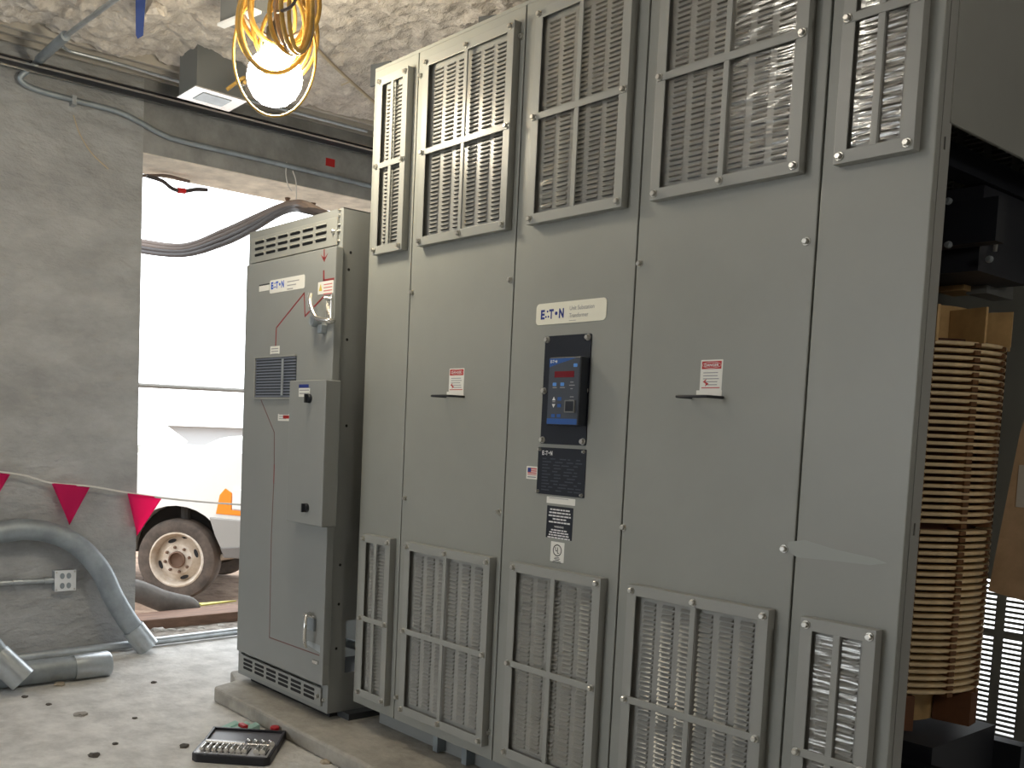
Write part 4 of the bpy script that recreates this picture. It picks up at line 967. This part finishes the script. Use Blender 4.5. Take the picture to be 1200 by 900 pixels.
# plank, sack, rubble at the sill
a = PZ(150, 741, .0); a = PX(150, 738, -5.80); e = PX(300, 716, -5.80)
o = MB().box(-6.02, -5.78, a.y - .1, e.y + .15, 0.0, .075).build('sill_plank', 'wood_plank', bevel=.006); tag(o, 'weathered brown wooden plank lying across the threshold of the opening', 'plank')
p = smooth_path([PX(140, 688, -6.15), PX(165, 694, -6.15), PX(190, 704, -6.12), PX(215, 710, -6.1), PX(234, 713, -6.08)], 5)
o = MB().tube(p, [.075] * (len(p) - 4) + [.07, .06, .045, .015], 14).build('grey_sack', 'sack_grey', smooth=True); tag(o, 'dark grey rolled sack lying behind the plank', 'sack')
q = PX(240, 716, -6.05); o = MB().prism([(0, -.02), (.30, .035), (.02, .05)], .01, Matrix.Translation((q.x, q.y - .04, .08)) @ Matrix.Rotation(PI / 2, 4, 'Z')).build('yellow_offcut', 'yellow_chip'); tag(o, 'yellow wedge shaped offcut beside the grey sack', 'offcut')
for k, (u, v, r, lab) in enumerate(((186, 742, .05, 'grey rubble lump nearest the conduit elbow on the threshold'), (200, 741, .035, 'small grey rubble lump next to the larger one on the threshold'), (212, 741, .03, 'small flat rubble lump in the middle of the threshold'), (236, 738, .028, 'small rubble lump on the threshold toward the cabinet'), (258, 735, .03, 'rubble lump on the threshold closest to the cabinet'))):
    o = rock('rubble_lump', PZ(u, v, 0), r, .5, 'rubble'); tag(o, lab, 'rubble', 'rubble on the threshold')
# truck
GZ = -.28
wc = PZ(206, 703, GZ)
tk = thing('pickup_truck', 'white pickup truck with a dusty front wheel and orange signal lamp outside the opening', 'truck', wc)
ang = math.radians(48); tk.rotation_euler = (0, 0, ang); tk['local'] = True     # local x forward, y left (away), z up
def trk(mbuild, name, m, smooth=False, bevel=0.0):
    o_ = mbuild.build(name, m, None, smooth, bevel); o_.parent = tk; return o_
WR = .365
XR = Matrix.Rotation(PI / 2, 4, 'X')        # local z -> -y (towards the viewer side)
tire = MB(); tire.lathe([(.235, -.10), (.30, -.115), (.345, -.105), (WR, -.075), (WR, .075), (.345, .105), (.30, .115), (.235, .10)], 40, XR)
rim = MB(); rim.lathe([(.238, -.10), (.238, .10), (.250, .108), (.236, .112), (.222, .09), (.212, .03), (.20, .015), (.155, .05), (.135, .075), (.075, .08), (.0001, .08)], 40, XR)
cap = MB(); cap.lathe([(.076, .08), (.076, .112), (.064, .118), (.058, .09), (.0001, .085)], 20, XR)
TM, RM, CMh = tire.mesh('tire', 'tire', True), rim.mesh('rim', 'rim_dusty', True), cap.mesh('hub', 'hub_brown', True)
nut = MB(); nut.lathe([(.0001, .028), (.010, .028), (.014, .022), (.014, 0)], 6, XR); NUT = nut.mesh('lug_nut', 'hub_brown')
hl = MB(); hl.prism(circ(0, 0, .04, 14, .017), .004, XR); HOL = hl.mesh('rim_hole', 'gap_black')
for (x, y, flip) in ((0, 0, 0), (0, 1.72, PI), (-3.6, 0, 0), (-3.6, 1.72, PI)):
    t_ = bpy.data.objects.new('tire', TM); COL.objects.link(t_); t_.parent = tk; t_.location = (x, y + (.10 if not flip else -.10), WR); t_.rotation_euler = (0, 0, flip)
    r_ = bpy.data.objects.new('rim', RM); COL.objects.link(r_); r_.parent = t_
    h_ = bpy.data.objects.new('hub', CMh); COL.objects.link(h_); h_.parent = t_
    if x == 0 and not flip:
        for k in range(8):
            a = 2 * PI * k / 8 + .2; n_ = bpy.data.objects.new('lug_nut', NUT); COL.objects.link(n_); n_.parent = t_; n_.location = (.112 * math.cos(a), -.078, .112 * math.sin(a))
        for k in range(4):
            a = PI / 2 * k + .35; n_ = bpy.data.objects.new('rim_hole', HOL); COL.objects.link(n_); n_.parent = t_; n_.location = (.172 * math.cos(a), -.046, .172 * math.sin(a)); n_.rotation_euler = (0, -a + PI / 2, 0)
AR = .47
arch = [(AR * math.cos(a), WR + .02 + AR * math.sin(a)) for a in [PI * (1 - k / 16) for k in range(17)]]
prof_f = [(-.62, .42), (-.47, .40)] + arch[1:-1] + [(.42, .60), (.66, .62), (.72, .92), (.70, 1.22), (.60, 1.34), (.42, 1.38), (.25, 1.36), (.05, 1.30), (-.62, 1.30)]
XZ = Matrix(((1, 0, 0, 0), (0, 0, 1, 0), (0, 1, 0, 0), (0, 0, 0, 1)))          # polygon in local x-z, pushed along +y
for y0, d_ in ((-.04, .34), (1.52, .34)):
    trk(MB().prism(prof_f, d_, Matrix.Translation((0, y0, 0)) @ XZ), 'fender', 'truck_white', bevel=.02)
trk(MB().prism([(-.62, 1.0), (.66, .92), (.71, 1.2), (.62, 1.40), (.42, 1.49), (.28, 1.46), (.08, 1.36), (-.62, 1.36)], 1.22, Matrix.Translation((0, .30, 0)) @ XZ), 'hood', 'truck_white', bevel=.02)
trk(MB().box(-.60, .60, .30, 1.52, .5, 1.0), 'engine_bay', 'arch_dark')
trk(MB().box(-4.5, .55, .45, 1.37, .36, .5), 'chassis', 'arch_dark')
trk(MB().tube([(.0, .15, WR), (.0, 1.6, WR)], .05, 10), 'axle', 'arch_dark')
trk(MB().tube([(.04, .12, .52), (.04, .12, .95)], .045, 10), 'shock_absorber', 'arch_dark')
for y0 in (.10, 1.60): trk(MB().tube([(.1, y0, .42), (.35, y0 + .06, .38), (.62, y0 + .1, .43)], .03, 8), 'leaf_spring', 'rim_dusty', True)
trk(MB().prism([(.36, .60), (.44, .44), (.78, .42), (.84, .62), (.84, .74), (.30, .77)], 1.9, Matrix.Translation((0, -.06, 0)) @ XZ), 'bumper', 'bumper_grey', bevel=.012)
trk(MB().prism([(.41, .50), (.45, .41), (.77, .41), (.83, .54)], 1.92, Matrix.Translation((0, -.07, 0)) @ XZ), 'bumper_valance', 'bumper_low', bevel=.008)
for y0 in (-.052, 1.80): 
    trk(MB().prism([(.36, .80), (.60, .79), (.60, .835), (.50, .84), (.50, .99), (.44, 1.03), (.39, .97)], .03, Matrix.Translation((0, y0, 0)) @ XZ), 'signal_lamp', 'signal_orange', bevel=.006)
    trk(MB().prism([(.505, .845), (.735, .83), (.735, 1.02), (.51, 1.03)], .16 if y0 > 0 else .2, Matrix.Translation((0, y0 - .005 if y0 < 0 else y0 - .12, 0)) @ XZ), 'headlight', 'lens_white', bevel=.01)
trk(MB().box(.70, .74, .25, 1.57, .8, 1.12), 'radiator_grille', 'arch_dark')
trk(MB().prism([(-.62, .42), (-2.2, .42), (-2.2, 2.0), (-1.95, 2.16), (-1.5, 2.14), (-.80, 1.62), (-.45, 1.38), (-.62, 1.3)], 1.86, Matrix.Translation((0, -.02, 0)) @ XZ), 'cab', 'truck_white', bevel=.03)
trk(MB().prism([(-.95, 1.55), (-2.05, 1.55), (-2.05, 2.02), (-1.55, 2.04)], 1.90, Matrix.Translation((0, -.04, 0)) @ XZ), 'side_windows', 'glass_dark', bevel=.01)
trk(MB().prism([(-2.25, .6), (-4.7, .6), (-4.7, 1.25), (-2.25, 1.25)], 1.86, Matrix.Translation((0, -.02, 0)) @ XZ), 'bed', 'truck_white', bevel=.02)
# far pale shed behind the truck
q0 = PX(150, 497, -16.0); q1 = PX(330, 497, -16.0)
sh = thing('far_shed', 'long pale grey low shed far behind the truck', 'shed', (-17, (q0.y + q1.y) / 2, -.28))
MB().box(-19, -16, q0.y - 3, q1.y + 6, -.3, q0.z).build('shed_wall', 'house_grey', sh)
MB().prism([(-19.2, q0.z), (-15.8, q0.z), (-15.8, q0.z + .06), (-19.2, q0.z + .06)], q1.y - q0.y + 9.4, Matrix.Translation((0, q1.y + 6.2, 0)) @ Matrix.Rotation(PI / 2, 4, 'X')).build('shed_roof', 'truck_white', sh)
